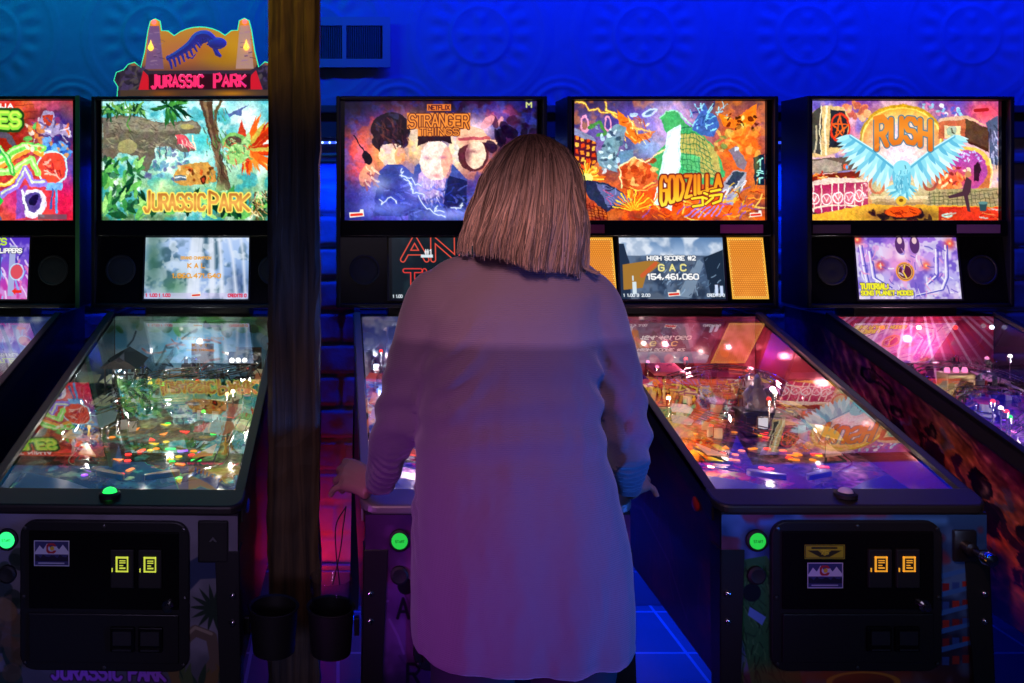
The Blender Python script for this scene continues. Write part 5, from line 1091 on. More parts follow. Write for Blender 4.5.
# ------------------------------------------------------------------ setting
YW = 3.42
def heightfield(name, x0, x1, z0, z1, step, fn, m, label):
    nx, nz = int((x1-x0)/step)+1, int((z1-z0)/step)+1
    X, Z = np.meshgrid(np.linspace(x0, x1, nx), np.linspace(z0, z1, nz)); H = fn(X, Z)
    co = np.stack([X, YW-H, Z], -1).reshape(-1, 3).astype(np.float32); idx = np.arange(nx*nz).reshape(nz, nx)
    q = np.stack([idx[:-1, :-1], idx[:-1, 1:], idx[1:, 1:], idx[1:, :-1]], -1).reshape(-1, 4).astype(np.int32)
    me = bpy.data.meshes.new(name); me.vertices.add(len(co)); me.vertices.foreach_set('co', co.ravel()); me.loops.add(q.size); me.loops.foreach_set('vertex_index', q.ravel())
    me.polygons.add(len(q)); me.polygons.foreach_set('loop_start', np.arange(0, q.size, 4, dtype=np.int32)); me.update(calc_edges=True); me.materials.append(m)
    for p in me.polygons: p.use_smooth = True
    o = bpy.data.objects.new(name, me); COL.objects.link(o); return tag(o, label, kind='structure')
def vnoise(X, Z, s, seed, oct=3):
    r = np.random.RandomState(seed); out = 0; amp = 1; tot = 0
    for o in range(oct):
        g = r.rand(256, 256); x = X/s+50; z = Z/s+50; xi = np.floor(x).astype(int); zi = np.floor(z).astype(int); fx = x-xi; fz = z-zi; fx = fx*fx*(3-2*fx); fz = fz*fz*(3-2*fz)
        A = lambda i, j: g[(zi+j) % 256, (xi+i) % 256]
        out = out+amp*((A(0,0)*(1-fx)+A(1,0)*fx)*(1-fz)+(A(0,1)*(1-fx)+A(1,1)*fx)*fz); tot += amp; amp *= .5; s /= 2
    return out/tot
def tin(X, Z):
    P = .642; cx = (X-.558+P/2) % P-P/2; cz = ((Z-2.208+P/2) % P)-P/2
    r = np.hypot(cx, cz); t = np.arctan2(cz, cx); ring = lambda r0, w, h: h*np.exp(-((r-r0)/w)**2)
    H = ring(.112, .007, .006)+ring(.095, .004, .003)+ring(.255, .010, .003)+ring(.275, .006, .003)+.005*np.exp(-(r/.03)**2)
    H += .006*np.clip(np.cos(4*t)*1.2, 0, 1)*np.exp(-((r-.065)/.025)**2)+.003*np.cos(16*t)*np.exp(-((r-.17)/.03)**2)
    ex, ez = np.abs(np.abs(cx)-P/2), np.abs(np.abs(cz)-P/2); rc = np.hypot(ex, ez)
    H += .006*np.exp(-((rc-.12)/.008)**2)+.004*np.exp(-((rc-.15)/.006)**2)+.004*np.cos(8*np.arctan2(ez, ex))*np.exp(-((rc-.07)/.03)**2)
    H = H*1.1+.0025*vnoise(X, Z, .05, 3)
    return H
heightfield('wall_back', -2.6, 3.6, 1.92, 2.75, .0085, tin, mat('painted_pressed_tin', (.12,.2,.42), .5, bump=(40, .3, .002)), 'pressed tin upper wall with round medallions')
def stone(X, Z):
    row = np.floor(Z/.125); xs = X+.09*(row % 2)+.05*np.sin(row*3.1); fx = np.abs((xs/.26) % 1-.5)*.26; fz = np.abs((Z/.125) % 1-.5)*.125
    e = np.minimum(.13-fx, .0625-fz); k = np.clip(e/.012, 0, 1); k = k*k*(3-2*k)
    return .012*k*(.5+vnoise(X, Z, .19, 8))+.018*vnoise(X, Z, .09, 5, 4)
heightfield('wall_back_lower', -2.6, 3.6, 0, 1.80, .0125, stone, mat('painted_brick', (.28,.22,.24), .7, bump=(50, .5, .004), vary=.3), 'rough brick lower wall behind the pinball machines')
def struct(name, fn, m, label=None, bevel=0.):
    o = sub(name, fn, m, None, smooth=False, bevel=bevel); return tag(o, label, kind='structure')
def tilemat():
    m = mat('dark_floor_tiles', (.10,.10,.12), .25); nt = m.node_tree; b = nt.nodes['Principled BSDF']; br = nt.nodes.new('ShaderNodeTexBrick'); tc = nt.nodes.new('ShaderNodeTexCoord')
    br.offset = 0; br.inputs['Scale'].default_value = 1; br.inputs['Brick Width'].default_value = .3; br.inputs['Row Height'].default_value = .3; br.inputs['Mortar Size'].default_value = .006
    br.inputs['Color1'].default_value = (.10,.10,.12,1); br.inputs['Color2'].default_value = (.13,.13,.15,1); br.inputs['Mortar'].default_value = (.3,.3,.33,1)
    nt.links.new(tc.outputs['Object'], br.inputs['Vector']); nt.links.new(br.outputs['Color'], b.inputs['Base Color']); return m
struct('floor', lambda bm: box(bm, -2.6, 3.6, -1.2, YW+.05, -.05, 0), tilemat(), 'dark tiled floor')
struct('trim_1', lambda bm: (box(bm, -2.6, 3.6, YW-.05, YW+.02, 1.80, 1.92), box(bm, -2.6, 3.6, YW-.075, YW+.02, 1.895, 1.925), box(bm, -2.6, 3.6, YW-.06, YW+.02, 1.70, 1.712)), mat('dark_trim_wood', (.05,.05,.07), .5, bump=(20, .3, .002)), 'dark wooden ledge between tin wall and brick', .004)
struct('baseboard_back', lambda bm: (box(bm, -2.6, 3.6, YW-.07, YW-.04, 0, .13), box(bm, -2.6, 3.6, YW-.06, YW-.04, .13, .15)), mat('dark_skirting', (.12,.12,.15), .4), 'dark baseboard along the brick wall', .003)
# timber pillar
def pil(bm):
    r = np.random.RandomState(2); y0 = 2.27; X0, X1 = -.183, -.048; n = 60
    prof = []
    for k in range(n+1):
        z = 2.75*k/n; w = .0025*math.sin(k*.7)+.0015*r.randn(); row = []
        for (x, y) in ((X0, y0), (X0+.012, y0-.004), ((X0+X1)/2, y0-.001), (X1-.012, y0-.004), (X1, y0), (X1, y0+.135), (X0, y0+.135)):
            row.append(bm.verts.new((x+w*.6+.0008*r.randn(), y+.001*r.randn(), z)))
        prof.append(row)
    for a, b in zip(prof, prof[1:]):
        for k in range(7): bm.faces.new((a[k], a[(k+1) % 7], b[(k+1) % 7], b[k]))
    bm.faces.new(prof[0]); bm.faces.new(prof[-1])
def woodmat():
    m = mat('dark_rough_timber', (.10,.065,.04), .55); nt = m.node_tree; b = nt.nodes['Principled BSDF']
    tc = nt.nodes.new('ShaderNodeTexCoord'); mp = nt.nodes.new('ShaderNodeMapping'); mp.inputs['Scale'].default_value = (30, 30, 1.6); n = nt.nodes.new('ShaderNodeTexNoise'); n.inputs['Scale'].default_value = 1.5; n.inputs['Detail'].default_value = 8; n.inputs['Distortion'].default_value = .6
    cr = nt.nodes.new('ShaderNodeValToRGB'); cr.color_ramp.elements[0].color = (.03,.02,.012,1); cr.color_ramp.elements[1].color = (.16,.10,.05,1); cr.color_ramp.elements[0].position = .35; cr.color_ramp.elements[1].position = .7
    bp = nt.nodes.new('ShaderNodeBump'); bp.inputs['Strength'].default_value = .7; bp.inputs['Distance'].default_value = .006
    nt.links.new(tc.outputs['Object'], mp.inputs[0]); nt.links.new(mp.outputs[0], n.inputs['Vector']); nt.links.new(n.outputs['Fac'], cr.inputs[0]); nt.links.new(cr.outputs[0], b.inputs['Base Color']); nt.links.new(n.outputs['Fac'], bp.inputs['Height']); nt.links.new(bp.outputs[0], b.inputs['Normal']); return m
o = sub('pillar', pil, woodmat(), None, smooth=False); tag(o, 'dark rough timber pillar standing in front of the jungle machine', kind='structure')
# air vent high on the tin wall
k = 3.40/871; vx0, vx1, vz1 = (300-338)*k, (390-338)*k, 1.56+(200-18)*k
vz0 = 1.56+(200-68)*k
v = thing('wall_vent', 'painted metal air vent with vertical louvres high on the tin wall', 'air vent', (0,0,0))
yv = YW-.028
sub('vent_frame', lambda bm: (box(bm, vx0+.03, vx1-.03, yv-.012, yv, vz1-.033, vz1), box(bm, vx0+.03, vx1-.03, yv-.012, yv, vz0, vz0+.033), box(bm, vx0, vx0+.03, yv-.012, yv, vz0, vz1), box(bm, vx1-.03, vx1, yv-.012, yv, vz0, vz1), box(bm, .016, .032, yv-.012, yv, vz0+.033, vz1-.033)), mat('vent_paint', (.10,.22,.34), .4), v, smooth=False)
sub('louvre_slats', lambda bm: [box(bm, -.0012, .0012, -.008, .008, vz0+.035, vz1-.035, Matrix.Translation((vx0+.035+i*.0085, yv-.002, 0)) @ Matrix.Rotation(.5, 4, 'Z')) for i in range(int((vx1-vx0-.07)/.0085))], mat('vent_slat', (.04,.09,.15), .5), v, smooth=False)
sub('duct_back', lambda bm: box(bm, vx0+.02, vx1-.02, yv+.006, yv+.01, vz0+.03, vz1-.03), M_BLACK2, v, smooth=False)
# LED strip under the ledge
ls = thing('light_strip', 'blue light strip fixed under the dark wall ledge', 'light strip', (0,0,0))
ZS = 1.782
sub('strip_tape', lambda bm: box(bm, -2.4, 1.72, YW-.053, YW-.0505, ZS-.005, ZS+.005), mat('white_tape', (.3,.35,.6), .5, emit=(.05,.12,1), es=.8), ls, smooth=False)
for x0, x1 in ((-.20, .02), (.68, .80), (1.47, 1.62)):
    n = int((x1-x0)/.028)
    for i in range(n+1): copyof(('led',), 'diode', lambda bm: ball(bm, (0,0,0), .0042, n=8), lit('led_blue', (.25,.4,1), 6.), ls, (x0+i*.028, YW-.055, ZS))

# ------------------------------------------------------------------ cup holders, tumbler, cord
def cupholder(x, y, z, label, k=1., bl=.078):
    t = thing('cup_holder', label, 'cup holder', (x, y, z))
    sub('cup', lambda bm: lathe(bm, [(r_*k, h_) for r_, h_ in [(.044,-.10),(.050,-.098),(.058,0),(.062,.003),(.060,.005),(.054,.002),(.048,-.088),(.0005,-.09)]], n=28), M_BLACK2, t)
    sub('bracket', lambda bm: (box(bm, .0575*k, bl, -.008, .008, -.06, -.02, None, .002),), M_BLACK, t, smooth=False); return t
ch1 = cupholder(-.016, 1.955, .645, 'black cup holder holding a clear tumbler, on the leg of the middle machine', .9, .064)
bm = BM(); lathe(bm, [(.0005,.0),(.036,.001),(.038,.005),(.0475,.155),(.047,.157),(.0455,.155),(.0365,.008),(.0005,.006)], n=36)
tg = obj('tumbler', bm, M_TUMBLER, None, True, (-.016, 1.955, .558)); tag(tg, 'clear plastic tumbler standing in the black cup holder', 'cup')
ch2 = cupholder(-.147, 1.99, .63, 'empty black cup holder beside the foot of the timber pillar, left of the tumbler', .95, .068)
ch2.rotation_euler.z = PI
bm = BM()
for dx in (0, .016): tube(bm, smooth_path([(.018, 1.955, .872), (.012-dx, 1.93, .84), (.004-dx*.5, 1.925, .78), (-.012+dx, 1.90, .72)], 8), .0014, 6)
tag(obj('wrist_cord', bm, M_BLACK2, None, True), 'thin black looped cord hanging down below the left hand of the woman', 'cord')
# ------------------------------------------------------------------ the woman, seen from behind
def loft(bm, rings, n=32, pw=2.3):
    """rings: (center, half width along a, half depth along b, a axis, b axis)"""
    prev = None; first = None
    for c, rx, ry, ax, bx in rings:
        row = []
        for k in range(n):
            t = 2*PI*k/n; ct, st = math.cos(t), math.sin(t)
            row.append(bm.verts.new(Vector(c)+Vector(ax)*rx*math.copysign(abs(ct)**(2/pw), ct)+Vector(bx)*ry*math.copysign(abs(st)**(2/pw), st)))
        if prev:
            for k in range(n): bm.faces.new((prev[k], prev[(k+1) % n], row[(k+1) % n], row[k]))
        else: first = row
        prev = row
    bm.faces.new(first[::-1]); bm.faces.new(prev)
def hrings(lst): return [((cx, cy, z), rx, ry, (1,0,0), (0,1,0)) for z, cx, cy, rx, ry in lst]
def remeshed(name, build, voxel, smooth_it, m, parent, fold=None, attr=None):
    bm = BM(); build(bm); o = obj(name, bm, m, None)
    r = o.modifiers.new('r', 'REMESH'); r.mode = 'VOXEL'; r.voxel_size = voxel
    s = o.modifiers.new('s', 'SMOOTH'); s.factor = .5; s.iterations = smooth_it
    dg = bpy.context.evaluated_depsgraph_get(); dg.update()
    me = bpy.data.meshes.new_from_object(o.evaluated_get(dg), preserve_all_data_layers=False, depsgraph=dg)
    o.modifiers.clear(); old = o.data; o.data = me; bpy.data.meshes.remove(old)
    me.materials.clear(); me.materials.append(m); me.name = name
    n = len(me.vertices); co = np.empty(n*3, np.float32); me.vertices.foreach_get('co', co); co = co.reshape(-1, 3)
    if fold:
        no = np.empty(n*3, np.float32); me.vertices.foreach_get('normal', no); no = no.reshape(-1, 3)
        co = co+no*fold(co, no)[:, None]; me.vertices.foreach_set('co', co.astype(np.float32).ravel()); me.update()
    for p in me.polygons: p.use_smooth = True
    o.parent = parent; return o
CXB = .340
skin = mat('skin', (.42,.22,.17), .5)
person = thing('person', 'woman in a long pale knit sweater standing with her back to us playing pinball', 'person', (CXB, 1.62, 0))
def loc(p): return (p[0]-CXB, p[1]-1.62, p[2])
def LV(P): return [Vector(loc(p)) for p in P]
ARM_L = [(.205,1.625,1.40),(.178,1.635,1.352),(.146,1.655,1.25),(.116,1.70,1.125),(.104,1.80,1.03),(.090,1.90,.945),(.082,1.94,.925)]
ARM_R = [(.450,1.625,1.395),(.480,1.635,1.345),(.518,1.655,1.25),(.560,1.69,1.105),(.594,1.79,1.01),(.622,1.885,.950),(.630,1.93,.93)]
def hand(bm, sgn):
    T = (lambda p: p) if sgn < 0 else (lambda p: (.712-p[0], p[1]-.004, p[2]+.001))
    def tb(P, R, n=10, fl=1.): tube(bm, smooth_path(LV([T(p) for p in P]), 4), [R[0]+(R[-1]-R[0])*i/(4*(len(P)-1)) for i in range(4*(len(P)-1)+1)], n, True, fl)
    # palm, slightly cupped: four metacarpal ridges blended by the remesh
    W0 = (.080,1.94,.925)
    roots = [(.030,2.022,.948),(.018,2.012,.938),(.012,1.997,.925),(.014,1.978,.912)]
    tips = [[(.018,2.055,.942),(.030,2.075,.925),(.043,2.078,.908)], [(.004,2.045,.926),(.014,2.066,.905),(.030,2.068,.888)], [(-.004,2.022,.908),(.002,2.040,.889),(.014,2.044,.873)], [(-.006,1.990,.901),(-.014,1.998,.889),(-.019,1.996,.879)]]
    for i, (rt, tp_) in enumerate(zip(roots, tips)):
        w = (W0[0]-.004*i, W0[1]-.002*i, W0[2]+.012-.009*i)
        tb([w, tuple((w[k]+rt[k])/2+(0, 0, .004)[k] for k in range(3)), rt], [.018, .0135])
        tb([rt]+tp_, [.0112, .0108, .0102, .0090][i:i+1]*1+[[.0085, .0085, .0080, .0070][i]], 8)
        ball(bm, Vector(loc(T(rt))), .0105-.0006*i, n=8)
    tb([(.070,1.955,.938),(.062,1.985,.944),(.060,2.012,.937),(.062,2.038,.929)], [.0125, .0085], 8)
def body_build(bm):
    Hc = (.345,1.615,1.575)
    loft(bm, hrings([(z, .349-CXB, y-1.62, rx, ry) for z, y, rx, ry in ((1.45,1.635,.030,.035),(1.475,1.64,.048,.062),(1.51,1.635,.060,.085),(1.55,1.625,.068,.094),(1.585,1.618,.068,.095),(1.615,1.612,.060,.086),(1.64,1.61,.042,.066),(1.652,1.61,.02,.03))]), 28, 2.1)
    loft(bm, hrings([(z, .34-CXB, y-1.62, rx, ry) for z, y, rx, ry in ((1.34,1.61,.075,.06),(1.40,1.612,.060,.055),(1.44,1.618,.054,.055),(1.50,1.625,.052,.055))]), 24, 2)
    loft(bm, hrings([(z, .325-CXB, y-1.62, rx, ry) for z, y, rx, ry in ((.82,1.62,.165,.10),(.92,1.62,.17,.105),(1.02,1.63,.14,.09),(1.12,1.63,.13,.085),(1.25,1.63,.132,.09),(1.34,1.625,.135,.07),(1.38,1.62,.10,.045))]), 32)
    for P, R in ((ARM_L, 1), (ARM_R, 1)):
        Q = smooth_path(LV(P), 5); n = len(Q); tube(bm, Q, [.030-.008*(i/(n-1))**.8 for i in range(n)], 14)
    for s in (-1, 1):
        hand(bm, s)
        x = .343-CXB+s*.085
        tube(bm, LV([(x+CXB, 1.62, .88), (x+CXB+s*.005, 1.635, .68), (x+CXB+s*.01, 1.64, .49), (x+CXB+s*.01, 1.62, .32), (x+CXB+s*.012, 1.61, .10)]), [.085,.068,.05,.048,.034], 16)
        tube(bm, LV([(x+CXB+s*.012, 1.585, .045), (x+CXB+s*.018, 1.66, .045), (x+CXB+s*.025, 1.76, .03)]), [.034,.036,.026], 12)
        ball(bm, Vector(loc((.345+s*.074, 1.615, 1.56))), .016, .4, 1, 1.7, 10)            # ears
        ball(bm, Vector(loc((.345+s*.03, 1.700, 1.578))), .014, 1, .7, .8, 10)
    tube(bm, LV([(.345,1.700,1.575),(.345,1.722,1.548),(.345,1.708,1.538)]), [.008,.013,.010], 8)   # nose
    tube(bm, LV([(.322,1.700,1.512),(.345,1.710,1.511),(.368,1.700,1.512)]), [.004,.008,.004], 8)
    ball(bm, Vector(loc((.345,1.695,1.478))), .022, n=10)
body = remeshed('body', body_build, .0048, 3, skin, person)
for s in (-1, 1):
    sub('eye', lambda bm: ball(bm, Vector(loc((.345+s*.030, 1.7035, 1.578))), .0085, n=12), M_WHITEP, person)
    sub('iris', lambda bm: ball(bm, Vector(loc((.345+s*.030, 1.7095, 1.578))), .004, n=10), mat('iris_blue', (.08,.15,.25), .2), person)
# sweater
def Zb(y, Y=1.6): return EYE-(y-PY)*Y/F
def sweater_build(bm):
    R = []
    for z, x0, x1, cy, ry in ((.738, 413, 629, 1.61, .124), (.75, 411, 631, 1.61, .127), (Zb(620), 411, 632, 1.612, .130), (Zb(565), 412, 631, 1.615, .132), (Zb(513), 415, 623, 1.62, .126), (Zb(450), 420, 609, 1.628, .116),
                              (Zb(400), 424, 601, 1.63, .112), (Zb(350), 423, 601, 1.63, .112), (Zb(315), 424, 600, 1.628, .104)):
        R.append((z, ((x0+x1)/2-PX)*1.6/F-CXB, cy-1.62, (x1-x0)/2*1.6/F, ry))
    R += [(1.39, .338-CXB, .0, .150, .085), (1.425, .342-CXB, -.002, .108, .066), (1.455, .34-CXB, .0, .066, .058)]
    loft(bm, hrings(R), 56, 2.5)
    for P in (ARM_L, ARM_R):
        Q = smooth_path(LV(P[:-1]), 6); n = len(Q); rr = []
        for i in range(n):
            t = i/(n-1); rr.append(.048+.010*math.exp(-((t-.15)/.16)**2)+.003*min(1, t*4)-.002*t+.002*math.exp(-((t-.62)/.15)**2)-.020*max(0, t-.45)/.55)
        tube(bm, Q, rr, 20)
        d = (Q[-1]-Q[-4]).normalized(); tube(bm, [Q[-1]-d*.02, Q[-1]-d*.004, Q[-1]+d*.002], [.0345, .036, .034], 18)
    # shoulder bridges
    for s, P in ((-1, ARM_L), (1, ARM_R)):
        tube(bm, smooth_path(LV([(.345+s*.045, 1.615, 1.425), (P[0][0]-s*.02, 1.618, 1.408), (P[0][0]+s*.003, 1.625, 1.388), P[1]]), 3), [.042, .044, .046, .048, .048, .049, .050, .052, .054, .056], 18)
def folds(co, no):
    x, y, z = co[:, 0]+CXB, co[:, 1]+1.62, co[:, 2]
    torso = (np.abs(x-.345) < .2) & (np.abs(y-1.62) < .16)
    d = np.zeros(len(co))
    k = vnoise(x*1.6, z*.55, .06, 4, 3)-.5
    d += .010*k*np.clip((1.40-z)/.2, .25, 1)
    low = np.clip((1.02-z)/.25, 0, 1); d += .0030*np.sin((x-.345)*62+3*np.sin(z*5))*low*torso          # vertical drapes toward the hem
    mid = np.exp(-((z-1.16)/.09)**2); d += .0035*np.sin(z*95+((x-.345)*10)**2)*mid*torso
    arm = ~torso; d += arm*.0045*np.sin(z*120+y*70+4*vnoise(x, z, .08, 9, 2))*np.exp(-((z-1.10)/.13)**2)+arm*.003*np.sin((y+z*-.6)*180)*np.exp(-((z-.98)/.06)**2)
    for sx, ax in ((-1, .20), (1, .485)):                                                             # pulls under the arms
        d += .005*np.exp(-((x-ax)/.05)**2)*np.sin(((z-1.28)+sx*(x-ax)*1.1)*110)*np.exp(-((z-1.25)/.07)**2)
    hem = Zb(679)+.012-.0*x
    d += .0022*np.exp(-((z-.757)/.005)**2)*torso                                                     # hem band
    d += .0016*np.exp(-((z-(1.312-.10*(x-.34)**2))/.004)**2)*torso
    return d
def knit():
    m = mat('pale_lavender_knit', (.5,.45,.5), .85); nt = m.node_tree; b = nt.nodes['Principled BSDF']
    b.inputs['Sheen Weight'].default_value = .35; b.inputs['Sheen Roughness'].default_value = .5; b.inputs['Specular IOR Level'].default_value = .15
    tc = nt.nodes.new('ShaderNodeTexCoord'); sp = nt.nodes.new('ShaderNodeSeparateXYZ'); nt.links.new(tc.outputs['Object'], sp.inputs[0])
    nz = nt.nodes.new('ShaderNodeTexNoise'); nz.inputs['Scale'].default_value = 9; nz.inputs['Detail'].default_value = 4; nt.links.new(tc.outputs['Object'], nz.inputs['Vector'])
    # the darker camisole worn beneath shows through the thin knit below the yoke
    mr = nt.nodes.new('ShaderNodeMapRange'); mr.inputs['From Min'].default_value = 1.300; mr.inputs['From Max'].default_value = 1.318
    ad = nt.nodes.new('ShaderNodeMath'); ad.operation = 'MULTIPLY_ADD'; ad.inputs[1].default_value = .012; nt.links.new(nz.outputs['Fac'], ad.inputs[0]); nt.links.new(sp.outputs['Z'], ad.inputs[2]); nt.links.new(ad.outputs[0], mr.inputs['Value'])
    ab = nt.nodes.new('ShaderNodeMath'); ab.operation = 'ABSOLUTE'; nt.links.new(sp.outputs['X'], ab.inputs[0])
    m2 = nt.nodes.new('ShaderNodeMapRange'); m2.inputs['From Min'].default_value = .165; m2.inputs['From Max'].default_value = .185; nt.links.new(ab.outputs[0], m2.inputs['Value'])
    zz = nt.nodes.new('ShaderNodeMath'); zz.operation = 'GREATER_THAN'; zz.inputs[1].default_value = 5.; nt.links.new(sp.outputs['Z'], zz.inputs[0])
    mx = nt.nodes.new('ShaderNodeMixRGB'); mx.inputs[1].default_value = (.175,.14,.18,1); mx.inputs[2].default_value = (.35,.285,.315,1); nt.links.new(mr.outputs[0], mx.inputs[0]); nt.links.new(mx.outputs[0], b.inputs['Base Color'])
    w = nt.nodes.new('ShaderNodeTexWave'); w.bands_direction = 'Z'; w.inputs['Scale'].default_value = 90; w.inputs['Distortion'].default_value = 1.5; w.inputs['Detail'].default_value = 2; nt.links.new(tc.outputs['Object'], w.inputs['Vector'])
    bp = nt.nodes.new('ShaderNodeBump'); bp.inputs['Strength'].default_value = .35; bp.inputs['Distance'].default_value = .0012; nt.links.new(w.outputs['Fac'], bp.inputs['Height']); nt.links.new(bp.outputs[0], b.inputs['Normal']); return m
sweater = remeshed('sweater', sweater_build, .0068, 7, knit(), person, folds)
# jeans, shoes
def jeans_build(bm):
    loft(bm, hrings([(z, .345-CXB, 0, rx, ry) for z, rx, ry in ((.80,.178,.112),(.86,.182,.116),(.93,.176,.112),(.98,.16,.1))]), 36)
    for s in (-1, 1):
        x = .345+s*.09; Q = smooth_path(LV([(x, 1.62, .88), (x, 1.62, .78), (x+s*.005, 1.635, .62), (x+s*.01, 1.64, .49), (x+s*.01, 1.62, .30), (x+s*.012, 1.61, .07)]), 5); n = len(Q)
        tube(bm, Q, [.098-.042*(i/(n-1))**.7 for i in range(n)], 20)
remeshed('jeans', jeans_build, .009, 4, mat('dark_denim', (.015,.017,.03), .8, bump=(400, .4, .0005)), person, lambda co, no: .006*(vnoise(co[:, 0], co[:, 2]*2, .06, 6, 3)-.5))
for s in (-1, 1):
    def sh(bm, s=s):
        x = .345+s*.105-CXB
        loft(bm, [((x, -.07, .05), .036, .045, (1,0,0), (0,0,1)), ((x, -.02, .05), .042, .048, (1,0,0), (0,0,1)), ((x, .05, .042), .045, .040, (1,0,0), (0,0,1)), ((x+s*.005, .12, .032), .044, .030, (1,0,0), (0,0,1)), ((x+s*.005, .165, .022), .028, .020, (1,0,0), (0,0,1))], 20)
    so = sub('shoe', sh, mat('black_leather', (.02,.02,.02), .4), person)
    sub('sole', lambda bm: prism(bm, [(.345+s*.105-CXB+.046*math.cos(t)*(1 if math.sin(t) < 0 else 1), .045+.135*math.sin(t)) for t in [2*PI*i/20 for i in range(20)]], 'z', 0, .014), M_RUB, so, smooth=False)
# hair: a shoulder-length bob
HT = [(134, 533, 6), (139, 534, 17), (146, 535, 27), (155, 534, 34), (166, 533, 40), (180, 531, 45), (196, 529, 49.5), (212, 526.5, 54.5), (228, 524.5, 58.5), (244, 522, 61.5), (258, 521, 62), (276, 523, 61)]
YH = 1.60
def hair_sec(z):
    y = PY-(z-EYE)*F/YH*1.0
    y = max(134, min(276, y))
    for a, b in zip(HT, HT[1:]):
        if y <= b[0]:
            t = (y-a[0])/(b[0]-a[0]); c, h = a[1]+(b[1]-a[1])*t, a[2]+(b[2]-a[2])*t; break
    return (c-PX)*YH/F, h*YH/F
def hair_pt(th, z, off=0.):
    cx, hx = hair_sec(z); top = max(0, min(1, (1.683-z)/.16)); hy = .112*math.sqrt(max(.0, 1-(1-top)**2)) if top < 1 else .112
    hy = hy-.022*max(0, (1.52-z)/.1)
    hx = hx if z < 1.675 else hx
    return Vector((cx-CXB+(hx+off)*math.cos(th), -.012+(max(hy, .004)+off)*math.sin(th), z))
def zlow(th):
    c = math.cos(th); zz = 1.447-.024*c+.004*math.sin(5*th)        # longer at the right
    if math.sin(th) > .35: zz += (math.sin(th)-.35)*.22
    return zz
def hair():
    bm = BM(); cl = bm.verts.layers.float_color.new('art'); r = random.Random(12); q = np.random.RandomState(5)
    cn = [r.uniform(-1, 1) for _ in range(64)]
    def clump(th, z): 
        return .0050*math.sin(th*9+3*math.sin(z*14))+.0030*math.sin(th*23+z*22+1.3)+.0014*math.sin(th*51+z*40)
    def colr(z, v):
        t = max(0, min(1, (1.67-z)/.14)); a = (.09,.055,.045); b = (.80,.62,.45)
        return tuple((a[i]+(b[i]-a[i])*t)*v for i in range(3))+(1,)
    N, M_ = 150, 34; g = []
    for j in range(M_+1):
        row = []
        for i in range(N):
            th = 2*PI*i/N; zb = zlow(th)+.012; t = (j/M_)**.8 if True else 0; z = 1.681+(zb-1.681)*(1-math.cos(PI/2*(j/M_))**1.0 if False else t**1.25)
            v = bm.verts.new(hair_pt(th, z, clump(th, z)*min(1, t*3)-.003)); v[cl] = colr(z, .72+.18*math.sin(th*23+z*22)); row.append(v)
        g.append(row)
    for a, b in zip(g, g[1:]):
        for i in range(N): bm.faces.new((a[i], a[(i+1) % N], b[(i+1) % N], b[i]))
    bm.faces.new(g[0]); bm.faces.new(g[-1][::-1])
    for s in range(2600):
        th0 = r.uniform(0, 2*PI)
        if s % 4: th0 = PI+abs(th0 % PI) if math.sin(th0) > 0 else th0
        th = th0; zb = zlow(th0)+r.uniform(-.008, .016); zt = 1.680-(r.random()**1.6)*.10; v = r.choice([.35, .6, .8, 1., 1.2, 1.45])*r.uniform(.85, 1.15); rad = r.uniform(.0006, .0012); off = r.uniform(-.001, .0035); P = []; n = 11
        if r.random() < .03: off += .004; zb -= .006
        ph = r.uniform(0, 6)
        for k in range(n):
            t = k/(n-1); z = zt+(zb-zt)*t; a = th0+.05*math.sin(3*t+ph)*t
            p = hair_pt(a, z, clump(a, z)*min(1, (1.681-z)*14)+off-.006*max(0, t-.85)*5*(1 if r.random() < 2 else 0)); P.append(p)
        rg = tube(bm, P, [rad*(.5+.5*min(1, 4*(1-k/(n-1)))) for k in range(n)], 3, False)
        for k, ring in enumerate(rg):
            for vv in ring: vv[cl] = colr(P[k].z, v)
    # flick at the lower right
    for s in range(26):
        th = -.15-r.random()*.35; b = hair_pt(th, 1.445, 0); P = [hair_pt(th, 1.49, .002), b+Vector((.001,0,0)), b+Vector((.010+.004*r.random(), -.006, -.012)), b+Vector((.022+.006*r.random(), -.01, -.014-.004*r.random()))]
        rg = tube(bm, smooth_path(P, 4), .0008, 3, False)
        for ring in rg:
            for vv in ring: vv[cl] = colr(1.45, r.uniform(.7, 1.2))
    m = art_mat('blonde_hair', 0, .42); m.node_tree.nodes['Principled BSDF'].inputs['Specular IOR Level'].default_value = .35
    me = bpy.data.meshes.new('hair'); bm.to_mesh(me); bm.free(); me.materials.append(m)
    for p in me.polygons: p.use_smooth = True
    o = bpy.data.objects.new('hair', me); COL.objects.link(o); o.parent = person; return o
hair()

# ------------------------------------------------------------------ light
def area(name, loc_, target, sx, sy, col, e, spread=PI):
    L = bpy.data.lights.new(name, 'AREA'); L.shape = 'RECTANGLE'; L.size = sx; L.size_y = sy; L.energy = e; L.color = col; L.spread = spread
    o = bpy.data.objects.new(name, L); COL.objects.link(o); o.location = loc_
    o.rotation_euler = (Vector(target)-Vector(loc_)).to_track_quat('-Z', 'Y').to_euler(); return o
def spot(name, loc_, target, col, e, ang, blend=.5, r=.05):
    L = bpy.data.lights.new(name, 'SPOT'); L.energy = e; L.color = col; L.spot_size = math.radians(ang); L.spot_blend = blend; L.shadow_soft_size = r
    o = bpy.data.objects.new(name, L); COL.objects.link(o); o.location = loc_
    o.rotation_euler = (Vector(target)-Vector(loc_)).to_track_quat('-Z', 'Y').to_euler(); return o
BL = (.0, .02, 1.)
area('ceiling_blue_wash', (1.7, 2.75, 2.72), (1.7, YW, 2.1), 3.4, .08, BL, 38)
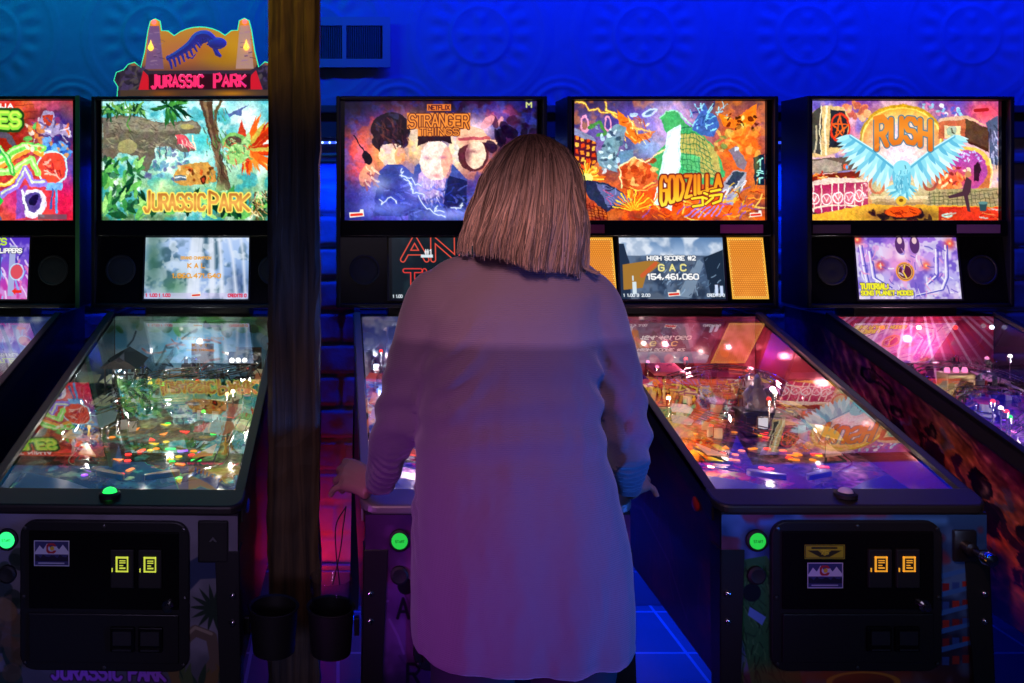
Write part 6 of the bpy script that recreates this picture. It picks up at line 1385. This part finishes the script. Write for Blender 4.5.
area('ceiling_teal_wash', (-1.1, 2.8, 2.72), (-1.1, YW, 2.1), 1.6, .08, (.0, .42, .62), 9)
area('ledge_blue_light', (.1, YW-.10, 1.69), (.1, YW, 1.35), 4.0, .03, BL, 36)
area('floor_blue_light', (1.0, 3.12, .5), (1.0, 3.25, 0), 1.2, .08, (.0,.03,1), 14)
spot('red_floor_lamp', (-.13, 3.2, .14), (-.10, YW, .24), (1, .015, .04), 3.2, 130, .8)
spot('room_pink_spot', (-.1, -.4, 2.6), (.33, 1.6, 1.30), (1., .46, .56), 88, 24, .9, .25)
spot('room_violet_spot', (-1.1, -.1, .7), (.25, 1.6, .88), (.62, .10, 1.), 100, 26, .9, .2)
spot('room_blue_spot', (2.1, .7, .8), (.5, 1.6, .92), (.02, .16, 1.), 160, 34, .9, .2)
area('room_dim_fill', (.2, -.5, 2.4), (.6, 2., .6), 1., 1., (.62, .5, .75), 2.5)
spot('left_front_fill', (-.5, -.6, 1.3), (-.5, 1.9, .62), (.66, .50, 1.), 34, 28, .9, .2)  # added fill to lift the jungle machine's front, no known lamp there
spot('right_front_fill', (1.6, -.6, 1.3), (1.15, 1.9, .65), (.35, .5, 1.), 22, 30, .9, .2)  # added bluish fill for the battle machine's front, not a known lamp
spot('warm_pillar_fill', (-.9, 1.3, 2.7), (-.12, 2.3, 2.05), (1., .58, .05), 34, 22, .9)  # unseen spot added in place of the topper's warm glow on the pillar
spot('side_art_fill', (.1, .6, 2.2), (1.68, 2.4, .8), (1., .5, .45), 60, 26, .9)  # warm fill added so the side decal of the right machine shows
w = bpy.data.worlds.new('World'); SC.world = w; w.use_nodes = True; w.node_tree.nodes['Background'].inputs[0].default_value = (.01,.012,.05,1); w.node_tree.nodes['Background'].inputs[1].default_value = .12
# ------------------------------------------------------------------ camera
cam = bpy.data.cameras.new('Camera'); cam.sensor_width = 36; cam.lens = F/1024*36; cam.shift_x = (512-PX)/1024; cam.shift_y = -(341.5-PY)/1024; cam.clip_start = .05
co = bpy.data.objects.new('Camera', cam); COL.objects.link(co); co.location = (0, 0, EYE); co.rotation_euler = (PI/2, 0, 0); SC.camera = co
SC.view_settings.view_transform = 'Standard'; SC.view_settings.look = 'None'; SC.view_settings.exposure = 0; SC.view_settings.gamma = 1; SC.view_settings.use_curve_mapping = False
SC.cycles.use_denoising = True; SC.cycles.max_bounces = 8; SC.cycles.transparent_max_bounces = 12; SC.cycles.sample_clamp_indirect = 4; SC.cycles.caustics_reflective = False; SC.cycles.caustics_refractive = False
